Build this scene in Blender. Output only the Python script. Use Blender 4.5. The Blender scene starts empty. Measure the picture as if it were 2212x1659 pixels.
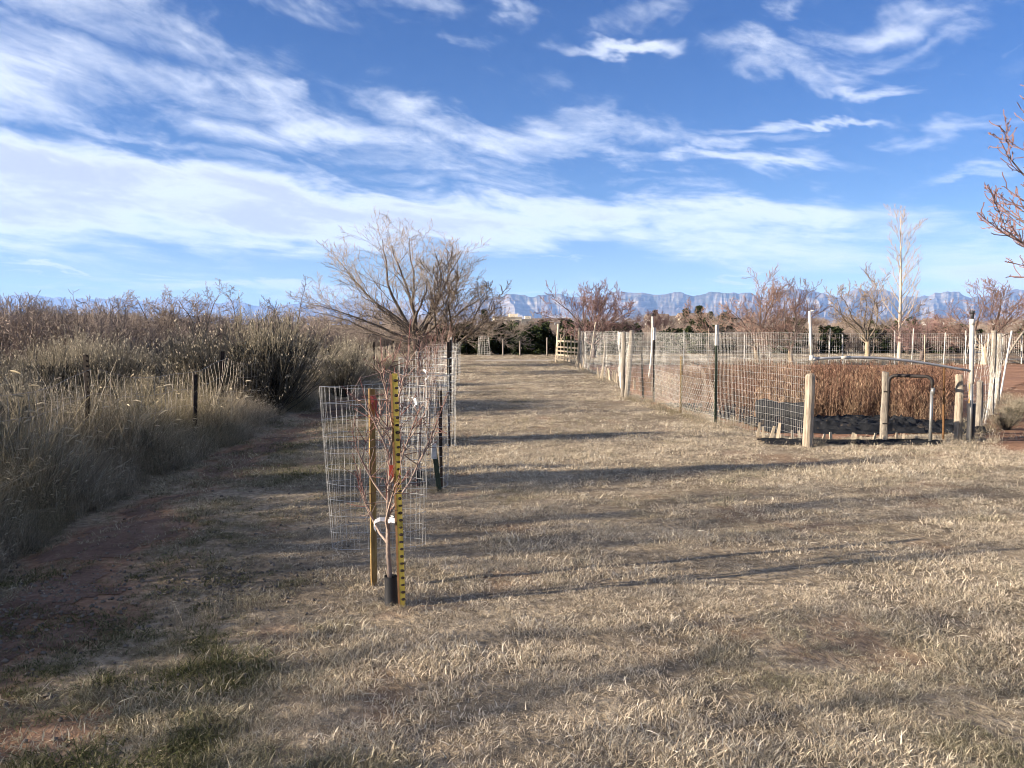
import bpy, math, random
import numpy as np
from mathutils import Vector

R = math.radians
ORD = 'first second third fourth fifth sixth seventh eighth ninth tenth eleventh twelfth thirteenth fourteenth fifteenth sixteenth'.split()
SC = bpy.context.scene
COL = SC.collection

# ------------------------------------------------------------------ camera, sky, sun, exposure
CAM_H, FPX, PITCH = 1.6, 780.0, math.atan(52.5 / 780.0)
cam_d = bpy.data.cameras.new('camera')
cam_d.sensor_width = 36.0
cam_d.lens = FPX / 1024.0 * 36.0
cam_d.clip_start, cam_d.clip_end = 0.05, 90000.0
cam = bpy.data.objects.new('camera', cam_d)
cam.location = (0, 0, CAM_H)
cam.rotation_euler = (math.pi / 2 - PITCH, 0, 0)
COL.objects.link(cam)
SC.camera = cam

SUN_EL, SUN_TRAVEL = R(16.5), R(15.0)          # elevation; direction of travel, from +X toward +Y
sun_d = bpy.data.lights.new('sun', 'SUN')
sun_d.energy, sun_d.angle, sun_d.color = 5.0, R(0.55), (1.0, 0.87, 0.71)
sun = bpy.data.objects.new('sun', sun_d)
sdir = Vector((math.cos(SUN_TRAVEL) * math.cos(SUN_EL), math.sin(SUN_TRAVEL) * math.cos(SUN_EL), -math.sin(SUN_EL)))
sun.rotation_euler = sdir.to_track_quat('-Z', 'Y').to_euler()
sun.location = (-40, -10, 30)
COL.objects.link(sun)

SC.view_settings.view_transform = 'Standard'
SC.view_settings.look = 'None'
SC.view_settings.gamma = 1.0
SC.view_settings.use_curve_mapping = False
SC.view_settings.exposure = 1.82
SC.render.engine = 'CYCLES'
cy = SC.cycles
cy.use_denoising = True
cy.denoiser = 'OPENIMAGEDENOISE'
cy.denoising_input_passes = 'RGB_ALBEDO_NORMAL'
cy.denoising_prefilter = 'ACCURATE'
cy.use_adaptive_sampling, cy.adaptive_threshold, cy.adaptive_min_samples = True, 0.02, 24
cy.max_bounces, cy.diffuse_bounces, cy.glossy_bounces = 3, 1, 1
cy.transmission_bounces, cy.volume_bounces, cy.transparent_max_bounces = 3, 1, 8
cy.use_light_tree = False
cy.filter_width = 1.0
cy.sample_clamp_indirect = 4.0


class NT:
    """small helper for building node trees"""
    def __init__(self, tree):
        self.t = tree
        self.n, self.l = tree.nodes, tree.links

    def new(self, kind, **kw):
        n = self.n.new(kind)
        for k, v in kw.items():
            setattr(n, k, v)
        return n

    def put(self, sock, v):
        if hasattr(v, 'is_output'):
            self.l.new(v, sock)
        else:
            sock.default_value = v

    def math(self, op, a, b=None, c=None, clamp=False):
        n = self.new('ShaderNodeMath', operation=op, use_clamp=clamp)
        self.put(n.inputs[0], a)
        if b is not None: self.put(n.inputs[1], b)
        if c is not None: self.put(n.inputs[2], c)
        return n.outputs[0]

    def vmath(self, op, a, b=None, scale=None):
        n = self.new('ShaderNodeVectorMath', operation=op)
        self.put(n.inputs[0], a)
        if b is not None: self.put(n.inputs[1], b)
        if scale is not None: self.put(n.inputs['Scale'], scale)
        return n.outputs['Value'] if op in ('LENGTH', 'DOT_PRODUCT', 'DISTANCE') else n.outputs['Vector']

    def maprange(self, v, a, b, c=0.0, d=1.0, smooth=True):
        n = self.new('ShaderNodeMapRange', interpolation_type='SMOOTHSTEP' if smooth else 'LINEAR')
        self.put(n.inputs['Value'], v)
        for k, x in zip(('From Min', 'From Max', 'To Min', 'To Max'), (a, b, c, d)):
            self.put(n.inputs[k], x)
        return n.outputs['Result']

    def mix(self, f, a, b, blend='MIX'):
        n = self.new('ShaderNodeMix', data_type='RGBA', blend_type=blend)
        self.put(n.inputs[0], f)
        self.put(n.inputs[6], a)
        self.put(n.inputs[7], b)
        return n.outputs[2]

    def noise(self, vec, scale, detail=4.0, rough=0.55, distort=0.0, color=False, dims='3D'):
        n = self.new('ShaderNodeTexNoise', noise_dimensions=dims)
        if vec is not None: self.put(n.inputs['Vector'], vec)
        n.inputs['Scale'].default_value = scale
        n.inputs['Detail'].default_value = detail
        n.inputs['Roughness'].default_value = rough
        n.inputs['Distortion'].default_value = distort
        return n.outputs['Color' if color else 'Fac']

    def xyz(self, x, y, z):
        n = self.new('ShaderNodeCombineXYZ')
        for i, v in enumerate((x, y, z)): self.put(n.inputs[i], v)
        return n.outputs[0]

    def sep(self, v):
        n = self.new('ShaderNodeSeparateXYZ')
        self.put(n.inputs[0], v)
        return n.outputs

    def ramp(self, f, stops):
        n = self.new('ShaderNodeValToRGB')
        self.put(n.inputs[0], f)
        cr = n.color_ramp
        while len(cr.elements) < len(stops): cr.elements.new(0.5)
        for e, (p, c) in zip(cr.elements, stops):
            e.position = p
            e.color = (*c, 1.0)
        return n.outputs[0]


def build_world():
    w = bpy.data.worlds.new('World')
    SC.world = w
    w.use_nodes = True
    t = NT(w.node_tree)
    t.n.clear()
    out = t.new('ShaderNodeOutputWorld')
    bg = t.new('ShaderNodeBackground')
    t.l.new(bg.outputs[0], out.inputs[0])
    sky = t.new('ShaderNodeTexSky', sky_type='NISHITA')
    sky.sun_disc = False
    sky.sun_elevation = SUN_EL
    # sun stands where the light comes from
    sx, sy = -math.cos(SUN_TRAVEL), -math.sin(SUN_TRAVEL)
    sky.sun_rotation = math.atan2(sx, sy)
    sky.altitude = 1450.0
    sky.air_density, sky.dust_density, sky.ozone_density = 1.0, 0.3, 2.0
    d = t.new('ShaderNodeTexCoord').outputs['Generated']
    x, y, z = t.sep(d)
    az = t.math('ARCTAN2', x, y)
    el = t.math('ARCSINE', z)
    # deeper blue, as the dry high-desert air shows it
    hs = t.new('ShaderNodeHueSaturation')
    hs.inputs['Hue'].default_value = 0.52
    hs.inputs['Saturation'].default_value = 1.38
    hs.inputs['Value'].default_value = 0.78
    t.l.new(sky.outputs[0], hs.inputs['Color'])
    base = hs.outputs[0]
    # cloud layer: noise on a plane overhead, bands where the weather puts them
    zc = t.math('ADD', t.math('MAXIMUM', z, 0.0), 0.035)
    pl = t.xyz(t.math('DIVIDE', x, zc), t.math('DIVIDE', y, zc), 0.0)
    mp = t.new('ShaderNodeMapping')
    mp.inputs['Rotation'].default_value = (0, 0, R(24))
    mp.inputs['Scale'].default_value = (0.42, 1.0, 1.0)
    t.l.new(pl, mp.inputs[0])
    plr = mp.outputs[0]
    n_big = t.noise(plr, 0.55, 2.0, 0.5, 0.4)
    elc = t.math('MAXIMUM', el, 0.0)
    lg = t.math('LOGARITHM', t.math('ADD', elc, 0.07), 2.718)
    q = t.xyz(t.math('MULTIPLY', az, 5.2), t.math('ADD', t.math('MULTIPLY', lg, 4.6), t.math('MULTIPLY', az, 2.2)), 0.0)
    n_mid = t.noise(q, 1.15, 10.0, 0.60, 0.35, dims='2D')
    n_fin = t.noise(q, 4.5, 5.0, 0.62, 0.5, dims='2D')
    ae = t.xyz(az, el, 0.0)
    wv = t.noise(q, 1.3, 4.0, 0.6, 0.3, color=True, dims='2D')
    wv = t.vmath('SUBTRACT', wv, (0.5, 0.5, 0.5))
    wv = t.vmath('MULTIPLY', wv, (0.20, 0.07, 0.0))
    ae = t.vmath('ADD', ae, wv)

    def stroke(cx, cy_, hl, hw, rot, s, soft=0.0):
        a = math.atan((cx - 1106) / 1685.0)
        e = math.atan((716 - cy_) / 1685.0 * math.cos(a))
        m = t.new('ShaderNodeMapping', vector_type='TEXTURE')
        m.inputs['Location'].default_value = (a, e, 0)
        m.inputs['Rotation'].default_value = (0, 0, R(rot))
        m.inputs['Scale'].default_value = (hl / 1685.0, hw / 1685.0, 1)
        t.l.new(ae, m.inputs[0])
        r = t.vmath('LENGTH', m.outputs[0])
        return t.maprange(r, soft * 0.6, 1.7, s, 0.0)

    strokes = [
        # low bank
        (-60, 395, 520, 88, -5, 1.6, 0.6), (420, 435, 480, 70, -6, 1.55, 0.6), (820, 475, 420, 46, -4, 1.4, 0.5),
        (1180, 470, 420, 42, -2, 1.15, 0.4), (1560, 475, 380, 42, -3, 1.1, 0.4), (1640, 535, 330, 34, -4, 0.95, 0.2),
        (1850, 560, 330, 55, -3, 0.95, 0.3), (2120, 580, 300, 70, 0, 0.92, 0.3),
        (-100, 300, 420, 30, -8, 0.6, 0.0),
        # middle diagonal band
        (60, 165, 260, 75, -12, 0.88, 0.1), (330, 195, 300, 58, -14, 0.9, 0.1), (600, 215, 200, 34, -14, 0.78, 0.0),
        (720, 285, 300, 36, -10, 0.92, 0.1), (1010, 290, 260, 44, -9, 0.95, 0.1), (1300, 300, 180, 36, -2, 0.8, 0.0),
        (1300, 345, 300, 22, -4, 0.72, 0.0), (1660, 350, 200, 20, -10, 0.8, 0.0), (520, 275, 380, 16, -9, 0.68, 0.0),
        (400, 320, 420, 18, -10, 0.7, 0.0), (950, 350, 420, 30, -5, 0.55, 0.0), (1000, 400, 300, 24, -4, 0.5, 0.0),
        (1250, 395, 260, 14, -2, 0.5, 0.0),
        # upper left wisps
        (200, 30, 330, 48, -14, 0.72, 0.0), (360, 70, 190, 34, -26, 0.72, 0.0), (640, 20, 170, 28, -12, 0.6, 0.0),
        (860, 20, 120, 20, -6, 0.5, 0.0), (1000, 95, 170, 14, -12, 0.56, 0.0), (1090, 30, 90, 30, -30, 0.6, 0.0),
        # upper right patches
        (1335, 118, 105, 17, -2, 1.0, 0.1), (1400, 40, 150, 24, 16, 0.52, 0.0), (1620, 125, 130, 32, -14, 0.72, 0.0),
        (1730, 175, 170, 26, -14, 0.74, 0.0), (1890, 198, 90, 18, -4, 0.9, 0.1), (1850, 85, 130, 24, -2, 0.7, 0.0),
        (1920, 125, 100, 20, 12, 0.5, 0.0), (2100, 170, 150, 24, -3, 0.55, 0.0), (2080, 135, 80, 12, 22, 0.5, 0.0),
        (1670, 40, 40, 24, -40, 0.5, 0.0), (1730, 275, 150, 8, -3, 0.85, 0.0), (1620, 300, 120, 14, -3, 0.62, 0.0),
        (2040, 300, 120, 20, -2, 0.6, 0.0), (2080, 385, 70, 10, 0, 0.5, 0.0),
        # thin streaks over the horizon
        (140, 575, 120, 6, -2, 0.9, 0.0), (60, 604, 110, 5, -1, 0.7, 0.0), (460, 612, 280, 14, -2, 0.95, 0.1),
        (250, 622, 240, 6, 0, 0.7, 0.0), (700, 632, 400, 9, 0, 0.7, 0.0), (1230, 632, 220, 7, -1, 0.8, 0.0), (1240, 560, 110, 6, -2, 0.7, 0.0),
        (1600, 605, 160, 7, 3, 0.9, 0.0), (1980, 620, 200, 12, 0, 0.6, 0.0),
    ]
    acc = None
    for s in strokes:
        v = stroke(*s)
        acc = v if acc is None else t.math('MAXIMUM', acc, v)
    # away from the view the layer goes on as streaky broken cloud of the same cover
    inside = t.math('MULTIPLY', t.maprange(t.math('ABSOLUTE', az), 0.55, 0.85, 1.0, 0.0),
                    t.maprange(el, 0.40, 0.60, 1.0, 0.0))
    gen = t.maprange(n_big, 0.38, 0.66, 0.25, 0.95)
    acc = t.math('ADD', t.math('MULTIPLY', acc, inside),
                 t.math('MULTIPLY', gen, t.math('SUBTRACT', 1.0, inside)))
    acc = t.math('ADD', acc, t.math('MULTIPLY', t.math('SUBTRACT', n_big, 0.45), 0.22))
    tex = t.math('ADD', t.math('MULTIPLY', n_mid, 0.78), t.math('MULTIPLY', n_fin, 0.22))
    dens = t.math('ADD', acc, t.math('MULTIPLY', t.math('SUBTRACT', tex, 0.5), 2.2))
    cov = t.maprange(dens, 0.12, 1.42, 0.0, 0.90)
    cov = t.math('MULTIPLY', cov, t.maprange(el, 0.0, 0.03, 0.35, 1.0))
    thick = t.maprange(dens, 1.0, 1.7)
    ccol = t.mix(thick, (6.5, 6.85, 7.5, 1), (4.2, 4.45, 5.1, 1))
    warm = t.mix(t.maprange(el, 0.0, 0.13, 1.0, 0.0), (1, 1, 1, 1), (0.95, 0.88, 0.80, 1))
    ccol = t.mix(1.0, ccol, warm, 'MULTIPLY')
    fin = t.mix(cov, base, ccol)
    t.l.new(fin, bg.inputs['Color'])
    bg.inputs['Strength'].default_value = 0.05
    w.cycles.sampling_method = 'MANUAL'
    w.cycles.sample_map_resolution = 512


build_world()

# ------------------------------------------------------------------ geometry helpers
def ray(px, py):
    fwd = np.array((0, math.cos(PITCH), -math.sin(PITCH)))
    up = np.array((0, math.sin(PITCH), math.cos(PITCH)))
    d = np.array((1.0, 0, 0)) * (px - 512) / FPX + up * (384 - py) / FPX + fwd
    return d


def gp(px, py):
    """point of the flat ground seen at a photo position"""
    d = ray(px, py)
    k = -CAM_H / d[2]
    return d[0] * k, d[1] * k


def at(px, py, Y):
    """point at distance Y seen at a photo position"""
    d = ray(px, py)
    k = Y / d[1]
    return d[0] * k, Y, CAM_H + d[2] * k


def hash2(ix, iy, seed):
    h = (ix.astype(np.int64) * 374761393 + iy.astype(np.int64) * 668265263 + seed * 1442695041) & 0xFFFFFFFF
    h = ((h ^ (h >> 13)) * 1274126177) & 0xFFFFFFFF
    return ((h ^ (h >> 16)) & 0xFFFFFF) / float(0xFFFFFF)


def vnoise(x, y, seed=0):
    x = np.asarray(x, float); y = np.asarray(y, float)
    ix, iy = np.floor(x), np.floor(y)
    fx, fy = x - ix, y - iy
    fx = fx * fx * (3 - 2 * fx); fy = fy * fy * (3 - 2 * fy)
    a = hash2(ix, iy, seed); b = hash2(ix + 1, iy, seed)
    c = hash2(ix, iy + 1, seed); d = hash2(ix + 1, iy + 1, seed)
    return (a * (1 - fx) + b * fx) * (1 - fy) + (c * (1 - fx) + d * fx) * fy


def fbm(x, y, seed=0, oct=4, gain=0.5):
    s, a, n = 0.0, 1.0, 0.0
    x = np.asarray(x, float); y = np.asarray(y, float)
    for i in range(oct):
        s = s + a * vnoise(x * 2 ** i + 17.3 * i, y * 2 ** i - 9.1 * i, seed + i)
        n += a
        a *= gain
    return s / n


def sstep(a, b, x):
    t = np.clip((np.asarray(x, float) - a) / (b - a), 0, 1)
    return t * t * (3 - 2 * t)


def gz(x, y):
    """height of the ground"""
    x = np.asarray(x, float); y = np.asarray(y, float)
    z = 0.05 * (fbm(x * 0.35, y * 0.35, 3, 3) - 0.5) + 0.035 * (fbm(x * 2.1, y * 2.1, 5, 3) - 0.5)
    near = 1 - sstep(30, 60, np.hypot(x, y))
    z = z * near
    z = z + 3.6 * sstep(75, 210, y) * (0.75 + 0.5 * fbm(x * 0.006, y * 0.006, 8, 2))
    z = z + 0.8 * sstep(90, 200, y) * (fbm(x * 0.02, y * 0.02, 9, 3) - 0.5) * (1 - sstep(600, 2000, y))
    z = z - 0.12 * sstep(-3.0, -3.5, x) * sstep(-4.6, -4.0, x) * near * 0.5
    return z


def path_c(y):
    return np.interp(y, [1, 5, 7, 8.6, 15.5, 24], [-2.2, -2.85, -3.15, -3.35, -3.75, -4.1])


def path_mask(x, y):
    c = path_c(y) + 0.06 * np.sin(y * 1.7)
    w = 0.27 + 0.10 * np.sin(y * 1.3 + 1) + 0.05 * sstep(6, 2, y)
    n = fbm(np.asarray(x) * 2.3, np.asarray(y) * 1.5, 21, 4) - 0.5
    return sstep(0.25, -0.25, np.abs(x - c) - w + n * 1.3) * sstep(24, 18, y)


def bare_mask(x, y):
    """bare red earth showing through the lawn"""
    x = np.asarray(x, float); y = np.asarray(y, float)
    n = fbm(x * 1.6 + 4, y * 1.6, 31, 4)
    left = sstep(-0.6, -1.9, x) * sstep(4.6, 2.4, y)
    gate = sstep(1.6, 0.3, np.hypot((x - 4.6) * 0.55, (y - 10.2) * 1.3)) * 0.55
    right = sstep(5.9, 6.7, x - 0.55 * (y - 10)) * sstep(9.8, 10.8, y) * 1.2
    near = sstep(1.2, 0.2, np.hypot(x - 0.1, (y - 2.3) * 1.2)) * 0.35
    spots = sstep(0.68, 0.76, n) * 0.32
    return np.clip(np.maximum(sstep(0.50, 0.62, n) * left + gate * sstep(0.4, 0.6, n) + near * sstep(0.45, 0.6, n), spots) + right, 0, 1)


FIELD = [(3.0, 19.0), (3.5, 14.2), (4.0, 11.6), (6.9, 12.2), (12.2, 19.5), (26, 37), (3.0, 37.5), (3.5, 26)]


def inside_poly(x, y, poly):
    x = np.asarray(x, float); y = np.asarray(y, float)
    r = np.zeros(x.shape, bool)
    n = len(poly)
    for i in range(n):
        x1, y1 = poly[i]; x2, y2 = poly[(i + 1) % n]
        c = ((y1 > y) != (y2 > y)) & (x < (x2 - x1) * (y - y1) / (y2 - y1 + 1e-12) + x1)
        r ^= c
    return r


class MB:
    """collects geometry for one mesh object"""
    def __init__(self):
        self.v, self.q, self.p, self.a, self.n = [], [], [], [], 0

    def add(self, verts, quads=None, polys=None, attr=0.0):
        verts = np.asarray(verts, float).reshape(-1, 3)
        if quads is not None: self.q.append(np.asarray(quads, int) + self.n)
        if polys is not None: self.p += [[i + self.n for i in f] for f in polys]
        self.v.append(verts)
        self.a.append(np.broadcast_to(np.asarray(attr, float), (len(verts),)))
        self.n += len(verts)

    def tube(self, pts, rad, sides=3, caps=False, attr=0.0):
        pts = np.asarray(pts, float)
        n = len(pts)
        rad = np.broadcast_to(np.asarray(rad, float), (n,))
        t = np.empty_like(pts)
        t[1:-1] = pts[2:] - pts[:-2]
        t[0] = pts[1] - pts[0]; t[-1] = pts[-1] - pts[-2]
        t /= np.linalg.norm(t, axis=1, keepdims=True) + 1e-12
        m = t.mean(0)
        ref = np.array((0, 0, 1.0)) if abs(m[2]) < 0.8 * np.linalg.norm(m) + 1e-9 else np.array((0.0, 1.0, 0))
        u = np.cross(t, ref); u /= np.linalg.norm(u, axis=1, keepdims=True) + 1e-12
        w = np.cross(u, t)
        a = np.arange(sides) * 2 * math.pi / sides
        ring = u[:, None, :] * np.cos(a)[None, :, None] + w[:, None, :] * np.sin(a)[None, :, None]
        vs = (pts[:, None, :] + ring * rad[:, None, None]).reshape(-1, 3)
        i = np.arange(n - 1)[:, None] * sides
        j = np.arange(sides)[None, :]; k = (j + 1) % sides
        quads = np.stack([i + j, i + k, i + sides + k, i + sides + j], -1).reshape(-1, 4)
        polys = None
        if caps:
            polys = [list(range(sides))[::-1], [(n - 1) * sides + s for s in range(sides)]]
        self.add(vs, quads, polys, attr)

    def wires(self, pts, r):
        """many two-point wires at once: pts (k,2,3)"""
        pts = np.asarray(pts, float)
        d = pts[:, 1] - pts[:, 0]
        d /= np.linalg.norm(d, axis=1, keepdims=True) + 1e-12
        ref = np.where(np.abs(d[:, 2:3]) < 0.8, np.array([[0, 0, 1.0]]), np.array([[0.3, 1.0, 0]]))
        u = np.cross(d, ref); u /= np.linalg.norm(u, axis=1, keepdims=True) + 1e-12
        w = np.cross(u, d)
        vs = []
        for e in (0, 1):
            for s in range(3):
                a = s * 2 * math.pi / 3
                vs.append(pts[:, e] + (u * math.cos(a) + w * math.sin(a)) * r)
        vs = np.stack(vs, 1).reshape(-1, 3)
        b = np.arange(len(pts))[:, None, None] * 6
        f = np.array([[0, 1, 4, 3], [1, 2, 5, 4], [2, 0, 3, 5]])[None]
        self.add(vs, (b + f).reshape(-1, 4))

    def ribbon(self, pts, width, side, attr=0.0):
        pts = np.asarray(pts, float); n = len(pts)
        w = np.asarray(width, float).reshape(-1, 1) * np.asarray(side, float).reshape(1, 3) * 0.5
        vs = np.empty((2 * n, 3)); vs[0::2] = pts - w; vs[1::2] = pts + w
        i = np.arange(n - 1)[:, None] * 2
        self.add(vs, i + np.array([[0, 1, 3, 2]]), attr=attr)

    def box(self, c, s, rz=0.0, attr=0.0, taper=1.0):
        c = np.asarray(c, float)
        s = np.asarray(s, float) / 2
        k = np.array([[x, y, z] for z in (-1, 1) for x, y in ((-1, -1), (1, -1), (1, 1), (-1, 1))], float)
        k[4:, :2] *= taper
        k = k * s
        co, si = math.cos(rz), math.sin(rz)
        k = np.stack([k[:, 0] * co - k[:, 1] * si, k[:, 0] * si + k[:, 1] * co, k[:, 2]], 1) + c
        self.add(k, [[3, 2, 1, 0], [4, 5, 6, 7], [0, 1, 5, 4], [1, 2, 6, 5], [2, 3, 7, 6], [3, 0, 4, 7]], attr=attr)

    def mesh(self, name, mat, smooth=False):
        me = bpy.data.meshes.new(name)
        v = np.concatenate(self.v) if self.v else np.zeros((0, 3))
        if self.q:
            q = np.concatenate(self.q)
            faces = q if not self.p else q.tolist() + self.p
        else:
            faces = self.p
        me.from_pydata(v, [], faces)
        if self.a:
            at_ = me.attributes.new('bv', 'FLOAT', 'POINT')
            at_.data.foreach_set('value', np.concatenate(self.a).astype(np.float32))
        if smooth:
            me.polygons.foreach_set('use_smooth', np.ones(len(me.polygons), bool))
        if mat is not None: me.materials.append(mat)
        me.update()
        return me

    def build(self, name, mat, parent=None, smooth=False, loc=None):
        return link(name, self.mesh(name, mat, smooth), parent, loc)


def link(name, data, parent=None, loc=None, rz=0.0, scale=None):
    o = bpy.data.objects.new(name, data)
    COL.objects.link(o)
    if parent is not None: o.parent = parent
    if loc is not None: o.location = loc
    if rz: o.rotation_euler.z = rz
    if scale is not None: o.scale = (scale,) * 3 if not hasattr(scale, '__len__') else scale
    return o


def tag(o, label=None, cat=None, group=None, kind=None):
    if label: o['label'] = label
    if cat: o['category'] = cat
    if group: o['group'] = group
    if kind: o['kind'] = kind
    return o


def empty(name, loc, label, cat, group=None, rz=0.0, scale=None):
    o = link(name, None, None, loc, rz, scale)
    o.empty_display_size = 0.1
    return tag(o, label, cat, group)


# ------------------------------------------------------------------ materials
def new_mat(name):
    m = bpy.data.materials.new(name)
    m.use_nodes = True
    t = NT(m.node_tree)
    t.n.clear()
    out = t.new('ShaderNodeOutputMaterial')
    return m, t, out


def surf(name, stops, scale=3.0, rough=0.9, metal=0.0, bump=0.0, bscale=30.0, stretch=(1, 1, 1), detail=5.0, spec=0.3, rnd=0.0):
    """solid surface: object-space noise through a colour ramp"""
    m, t, out = new_mat(name)
    b = t.new('ShaderNodeBsdfPrincipled')
    t.l.new(b.outputs[0], out.inputs[0])
    co = t.new('ShaderNodeTexCoord').outputs['Object']
    mp = t.new('ShaderNodeMapping'); mp.inputs['Scale'].default_value = stretch
    t.l.new(co, mp.inputs[0])
    f = t.noise(mp.outputs[0], scale, detail, 0.62)
    f = t.maprange(f, 0.28, 0.72, smooth=False)
    c = t.ramp(f, stops)
    if rnd:
        oi = t.new('ShaderNodeObjectInfo').outputs['Random']
        k = t.maprange(oi, 0, 1, 1 - rnd, 1 + rnd, smooth=False)
        c = t.vmath('SCALE', c, scale=k)
    t.l.new(c, b.inputs['Base Color'])
    b.inputs['Roughness'].default_value = rough
    b.inputs['Metallic'].default_value = metal
    b.inputs['Specular IOR Level'].default_value = spec
    if bump:
        bn = t.new('ShaderNodeBump'); bn.inputs['Strength'].default_value = bump
        bn.inputs['Distance'].default_value = 0.01
        t.l.new(t.noise(mp.outputs[0], bscale, 4.0, 0.6), bn.inputs['Height'])
        t.l.new(bn.outputs[0], b.inputs['Normal'])
    return m


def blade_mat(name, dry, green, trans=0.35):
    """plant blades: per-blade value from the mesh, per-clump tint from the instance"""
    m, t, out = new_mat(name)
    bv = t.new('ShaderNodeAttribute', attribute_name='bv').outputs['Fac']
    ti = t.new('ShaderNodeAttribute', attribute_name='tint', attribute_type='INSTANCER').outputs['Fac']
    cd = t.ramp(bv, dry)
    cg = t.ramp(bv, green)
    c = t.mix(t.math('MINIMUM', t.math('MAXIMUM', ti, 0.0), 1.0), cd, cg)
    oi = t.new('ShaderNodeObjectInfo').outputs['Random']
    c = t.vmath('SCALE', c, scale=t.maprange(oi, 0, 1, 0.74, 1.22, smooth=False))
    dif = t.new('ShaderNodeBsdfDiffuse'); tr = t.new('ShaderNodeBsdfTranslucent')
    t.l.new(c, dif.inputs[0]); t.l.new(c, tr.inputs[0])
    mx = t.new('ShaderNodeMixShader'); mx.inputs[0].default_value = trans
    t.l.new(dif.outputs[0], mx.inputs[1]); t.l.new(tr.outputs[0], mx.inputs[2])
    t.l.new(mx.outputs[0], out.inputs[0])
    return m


def twig_mat(name, stops):
    """bark and twigs: 'bv' runs from old wood to young tips"""
    m, t, out = new_mat(name)
    bv = t.new('ShaderNodeAttribute', attribute_name='bv').outputs['Fac']
    co = t.new('ShaderNodeTexCoord').outputs['Object']
    n = t.noise(co, 9.0, 4.0, 0.6)
    f = t.math('ADD', bv, t.math('MULTIPLY', t.math('SUBTRACT', n, 0.5), 0.35))
    c = t.ramp(f, stops)
    oi = t.new('ShaderNodeObjectInfo').outputs['Random']
    c = t.vmath('SCALE', c, scale=t.maprange(oi, 0, 1, 0.85, 1.15, smooth=False))
    b = t.new('ShaderNodeBsdfPrincipled')
    t.l.new(c, b.inputs['Base Color'])
    b.inputs['Roughness'].default_value = 0.85
    b.inputs['Specular IOR Level'].default_value = 0.25
    bn = t.new('ShaderNodeBump'); bn.inputs['Strength'].default_value = 0.6; bn.inputs['Distance'].default_value = 0.02
    t.l.new(t.noise(co, 26.0, 3.0, 0.6), bn.inputs['Height'])
    t.l.new(bn.outputs[0], b.inputs['Normal'])
    t.l.new(b.outputs[0], out.inputs[0])
    return m


M = {}
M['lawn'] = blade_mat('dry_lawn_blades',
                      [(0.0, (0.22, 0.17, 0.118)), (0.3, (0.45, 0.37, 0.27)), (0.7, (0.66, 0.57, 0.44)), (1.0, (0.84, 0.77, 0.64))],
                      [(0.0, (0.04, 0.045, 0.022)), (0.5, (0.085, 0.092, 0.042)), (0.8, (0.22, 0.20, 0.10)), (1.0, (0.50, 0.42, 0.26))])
M['tallgrass'] = blade_mat('tall_dry_grass',
                           [(0.0, (0.14, 0.115, 0.085)), (0.5, (0.33, 0.275, 0.20)), (1.0, (0.66, 0.58, 0.45))],
                           [(0.0, (0.09, 0.085, 0.045)), (0.5, (0.20, 0.17, 0.10)), (1.0, (0.42, 0.35, 0.22))], 0.3)
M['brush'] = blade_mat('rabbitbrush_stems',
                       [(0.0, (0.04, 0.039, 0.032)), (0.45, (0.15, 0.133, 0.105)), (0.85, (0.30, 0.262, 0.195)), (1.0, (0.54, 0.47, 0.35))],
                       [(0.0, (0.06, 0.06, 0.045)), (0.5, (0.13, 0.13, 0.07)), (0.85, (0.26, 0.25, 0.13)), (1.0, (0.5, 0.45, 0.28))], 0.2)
M['field'] = blade_mat('rust_field_stems',
                       [(0.0, (0.075, 0.042, 0.031)), (0.5, (0.145, 0.078, 0.055)), (1.0, (0.25, 0.15, 0.105))],
                       [(0.0, (0.15, 0.095, 0.06)), (0.5, (0.28, 0.19, 0.12)), (1.0, (0.46, 0.35, 0.23))], 0.2)
M['evergreen'] = blade_mat('evergreen_needles',  # kept very dark, with the hedge's shade put into the needle colour
                           [(0.0, (0.012, 0.018, 0.010)), (0.5, (0.028, 0.038, 0.018)), (1.0, (0.06, 0.07, 0.03))],
                           [(0.0, (0.02, 0.03, 0.012)), (1.0, (0.06, 0.08, 0.03))], 0.15)
M['elm'] = twig_mat('elm_bark', [(0.0, (0.075, 0.058, 0.045)), (0.5, (0.14, 0.112, 0.09)), (1.0, (0.27, 0.222, 0.18))])
M['fruit'] = twig_mat('fruit_tree_bark', [(0.0, (0.30, 0.235, 0.165)), (0.3, (0.08, 0.058, 0.05)), (0.7, (0.14, 0.095, 0.078)), (1.0, (0.22, 0.14, 0.112))])
M['fruit_old'] = twig_mat('old_fruit_bark', [(0.0, (0.34, 0.27, 0.18)), (0.3, (0.06, 0.048, 0.04)), (1.0, (0.20, 0.15, 0.11))])
M['poplar'] = twig_mat('poplar_bark', [(0.0, (0.40, 0.335, 0.265)), (0.5, (0.36, 0.295, 0.235)), (1.0, (0.34, 0.275, 0.22))])
M['thicket'] = twig_mat('thicket_bark', [(0.0, (0.055, 0.042, 0.035)), (0.5, (0.125, 0.096, 0.078)), (1.0, (0.235, 0.185, 0.15))])
M['redtwig'] = twig_mat('plum_twigs', [(0.0, (0.10, 0.075, 0.066)), (0.5, (0.125, 0.085, 0.076)), (1.0, (0.165, 0.098, 0.09))])
M['young'] = twig_mat('young_tree_bark', [(0.0, (0.20, 0.155, 0.13)), (0.5, (0.34, 0.26, 0.21)), (0.8, (0.18, 0.12, 0.10)), (1.0, (0.15, 0.06, 0.052))])
M['wire'] = surf('galvanised_wire', [(0, (0.34, 0.335, 0.32)), (1, (0.56, 0.55, 0.52))], 6.0, 0.45, 0.4, spec=0.5)
M['rustwire'] = surf('rusty_wire', [(0, (0.16, 0.10, 0.065)), (1, (0.34, 0.27, 0.20))], 9.0, 0.7, 0.3)
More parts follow.
